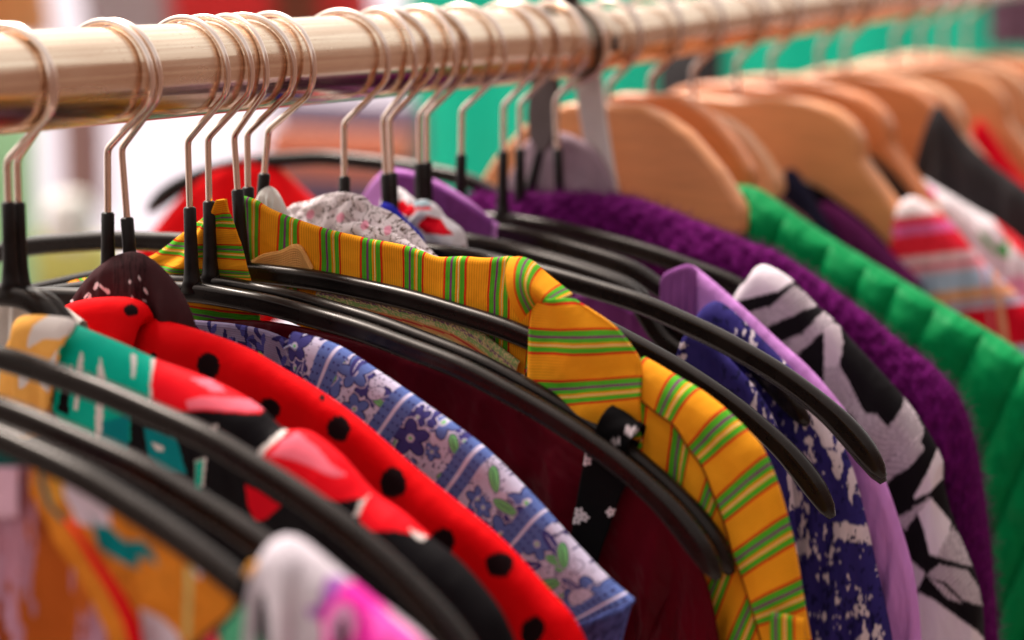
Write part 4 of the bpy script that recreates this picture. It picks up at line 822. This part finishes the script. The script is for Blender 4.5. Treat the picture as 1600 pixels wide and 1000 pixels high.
simple('white_floral_top', 'white top with pink and green flowers behind the plaid shirt', 'top', 'shoulder', [(1405, 330, 1400, 520), (1418, 288, 1415, 540), (1438, 278, 1430, 560), (1475, 298, 1465, 600), (1520, 325, 1505, 640), (1570, 355, 1550, 700), (1630, 410, 1600, 740), (1680, 480, 1650, 800)], .480, cloth_mat('floral_white_print', print_=True), w=.008, nu=180, nv=80, amp=.004, seed=165, paint=wfl)
simple('dark_grey_top', 'dark charcoal top with a pointed neckline over a wooden hanger', 'top', 'shoulder', [(1428, 330, 1420, 520), (1436, 250, 1430, 520), (1450, 195, 1450, 540), (1466, 165, 1470, 560), (1486, 185, 1490, 580), (1510, 218, 1510, 600), (1550, 255, 1545, 640), (1600, 292, 1590, 680), (1660, 340, 1640, 720)], .505, cloth_mat('charcoal_knit', col=tuple(lin(52, 48, 50)), wb=.4, weave=1200), w=.009, nu=140, nv=60, amp=.004, seed=166)
simple('jersey_shirt', 'plain red top far down the rail near the right edge', 'top', 'shoulder', [(1520, 260, 1515, 460), (1524, 205, 1520, 460), (1532, 186, 1532, 470), (1548, 205, 1545, 480), (1575, 245, 1570, 500), (1610, 290, 1600, 520), (1660, 340, 1650, 600)], .615, cloth_mat('red_jersey', col=tuple(lin(214, 6, 32))), w=.009, nu=90, nv=40, seed=167)
simple('beige_top', 'beige top with a pale blue edge at the right edge of the picture', 'top', 'shoulder', [(1560, 240, 1555, 420), (1572, 196, 1570, 430), (1590, 200, 1590, 450), (1620, 235, 1615, 480), (1670, 290, 1660, 520)], .665, cloth_mat('beige_knit', col=tuple(lin(170, 150, 138))), w=.009, nu=70, nv=30, seed=168)
# --- mauve knit round the paired stems
simple('mauve_knit', 'greyish mauve knit hanging behind the pair of stems left of the metal strap', 'top', 'shoulder', [(790, 300, 790, 420), (806, 262, 806, 430), (826, 222, 830, 440), (850, 205, 860, 450), (876, 208, 890, 460), (905, 218, 915, 470), (935, 240, 945, 480), (962, 290, 970, 480)], .2700, cloth_mat('mauve_knit_wool', col=tuple(lin(164, 140, 152)), wb=.4, weave=1400), w=.0025, nu=120, nv=50, amp=.0015, seed=169, back=False, solid=.0012)
# --- red garment on the raised left arm
simple('red_blouse', 'red blouse on the raised left arm of the tilted hanger, blurred left of centre', 'blouse', 'shoulder', [(170, 470, 180, 640), (205, 408, 215, 640), (240, 362, 250, 640), (280, 312, 285, 600), (322, 270, 325, 560), (362, 250, 365, 540), (400, 242, 400, 520), (432, 258, 430, 500), (462, 286, 460, 480), (500, 320, 500, 480), (560, 350, 560, 480)], .262, cloth_mat('red_cotton', col=tuple(lin(240, 14, 22)), rough=.7), w=.007, nu=120, nv=50, amp=.004, seed=171)
# --- thin yellow and white hems far left
simple('yellow_blouse', 'pale yellow blouse low behind the left hanger arms', 'blouse', 'shoulder', [(40, 470, 40, 640), (90, 448, 90, 640), (150, 436, 150, 640), (210, 424, 210, 640), (260, 410, 260, 640), (320, 420, 320, 640)], .050, cloth_mat('yellow_cotton', col=tuple(lin(240, 190, 60))), w=.004, nu=70, nv=30, seed=172)
simple('white_green_blouse', 'white blouse with green flecks in the gap left of the brown bunched cloth', 'blouse', 'shoulder', [(-40, 470, -40, 640), (10, 458, 10, 640), (50, 452, 50, 640), (90, 470, 90, 640), (130, 500, 130, 640)], -.075, cloth_mat('white_cotton', col=tuple(lin(216, 206, 200)), var=.2), w=.003, nu=60, nv=30, seed=173)

# ---------------------------------------------------------------- the market behind
def upright(name, t, x0, x1, ytop, mat, label, cat, th=.02, z0=0.0, folds=.0, kind=None, zb=None, nf=9):
    """a standing or hanging panel of cloth between two picture columns on the plane at t"""
    a = un(x0, ytop, t)/1000; b_ = un(x1, ytop, t)/1000; n = 80; zt = RZ+(a[1]+b_[1])/2; zlow = z0 if zb is None else RZ+un((x0+x1)/2, zb, t)[1]/1000
    V = []
    for s_ in (-1, 1):
        for i in range(n+1):
            x = a[0]+(b_[0]-a[0])*i/n
            for j in range(13):
                z = zt+(zlow-zt)*j/12; V.append((x, t+s_*th/2+folds*math.sin(i/n*nf*6.28+.6*math.sin(j*.7))*(.3+j/18), z))
    m = 13; o_ = (n+1)*m; Fc = []
    for i in range(n):
        for j in range(m-1):
            q = (i*m+j, i*m+j+1, (i+1)*m+j+1, (i+1)*m+j); Fc.append(q); Fc.append(tuple(o_+v for v in q[::-1]))
    for i in range(n): Fc.append((i*m, (i+1)*m, o_+(i+1)*m, o_+i*m)); Fc.append((i*m+m-1, o_+i*m+m-1, o_+(i+1)*m+m-1, (i+1)*m+m-1))
    for j in range(m-1): Fc.append((j, o_+j, o_+j+1, j+1)); Fc.append((n*m+j, n*m+j+1, o_+n*m+j+1, o_+n*m+j))
    o = link_mesh(name, V, Fc, mat, None, True, loc=((a[0]+b_[0])/2, t, zlow)); return tag(o, label, cat)
bm2 = lambda n, c, **k: plain_mat(n, tuple(c), .8, 0, 6, .06, .2, **k)
upright('tarpaulin', 2.3, 640, 1900, -260, bm2('teal_tarp', lin(0, 212, 172)), 'flat teal green tarpaulin wall far behind the rail', 'tarpaulin', folds=.012)
upright('green_cloth', 2.2, -120, 45, 150, bm2('mint_cloth', lin(180, 226, 178)), 'mint green cloth at the far left edge', 'cloth', folds=.015)
upright('brown_post', 2.6, 108, 146, 150, bm2('brown_wood_post', lin(160, 112, 112)), 'blurred brown post behind the left end of the rail', 'post', th=.05, zb=330)
upright('yellow_cloth', 1.8, 60, 170, 372, bm2('straw_cloth', lin(214, 206, 120)), 'straw yellow cloth low behind the leftmost hangers', 'cloth', folds=.015)
upright('peach_cloth', 1.5, 425, 640, 205, bm2('peach_cloth_mat', lin(236, 158, 128)), 'peach coloured folded cloth behind the stems left of the tarpaulin', 'cloth', folds=.02, zb=275)
upright('mauve_cloth', 1.75, 440, 655, 160, bm2('mauve_cloth_mat', lin(148, 126, 150)), 'greyish mauve cloth around the peach cloth', 'cloth', folds=.02, zb=420)
upright('mauve_garment', 1.7, 1556, 1680, -200, bm2('mauve_far', lin(130, 92, 112)), 'mauve garment in the top right corner', 'garment', th=.03, folds=.01, zb=75, nf=3)
upright('dark_post', 1.4, 1046, 1112, 60, bm2('dark_post_paint', lin(26, 14, 18)), 'dark post standing before the teal tarpaulin', 'post', th=.06)
for x0, x1, yb, c, lb in [(-60, 62, 60, (222, 150, 96), 'orange brown garment hanging at the top left corner'), (128, 262, 60, (190, 164, 170), 'mauve grey garment hanging above the rail near the left'),
                          (268, 430, 60, (224, 40, 44), 'red garment hanging above the rail'), (432, 506, 60, (150, 74, 56), 'rust brown garment hanging above the rail'), (506, 572, 60, (226, 60, 62), 'second, narrower red garment hanging above the rail')]:
    upright('hanging_garment', 3.0, x0, x1, -200, bm2('far_cloth_%d' % x0, lin(*c)), lb, 'garment', th=.03, folds=.02, zb=yb, nf=3)['group'] = 'blurred garments hanging above the rail'
# white rounded jar shape below the brown post
A = [(0, 0), (.02, 0), (.030, .012), (.033, .035), (.030, .055), (.02, .068), (0, .07)]
c_ = un(110, 385, 1.7)/1000; V = []; nsg = 32
for r0, z_ in A:
    for k in range(nsg): V.append((c_[0]+r0*math.cos(2*math.pi*k/nsg), 1.7+r0*math.sin(2*math.pi*k/nsg), RZ+c_[1]+z_))
Fc = [(i*nsg+k, i*nsg+(k+1) % nsg, (i+1)*nsg+(k+1) % nsg, (i+1)*nsg+k) for i in range(len(A)-1) for k in range(nsg)]
tag(link_mesh('white_hat', V, Fc, bm2('white_felt', lin(240, 234, 228)), None, True, loc=(c_[0], 1.7, RZ+c_[1])), 'white rounded hat on a stand, blurred behind the left hangers', 'hat')

# unseen walls added to darken reflections in tube and bars and cut frontal light
M_added_wall = plain_mat('brown_canvas', (.13, .075, .058), .9, 0, 5, .2, .3)
for nm, b_, lb in (('added_dark_wall', (2.3, 2.34, -5, 26, 0, 2.95), 'long brown canvas wall added out of view, mirrored as the dark band in the rail'),
                   ('added_dark_wall', (-3.5, 2.3, -4.04, -4.0, 0, 2.35), 'brown canvas wall added out of view behind the camera, cutting frontal light')):
    V, Fc = box(*b_, .01); tag(link_mesh(nm, V, Fc, M_added_wall, None, False, loc=((b_[0]+b_[1])/2, (b_[2]+b_[3])/2, 0)), lb, 'wall')
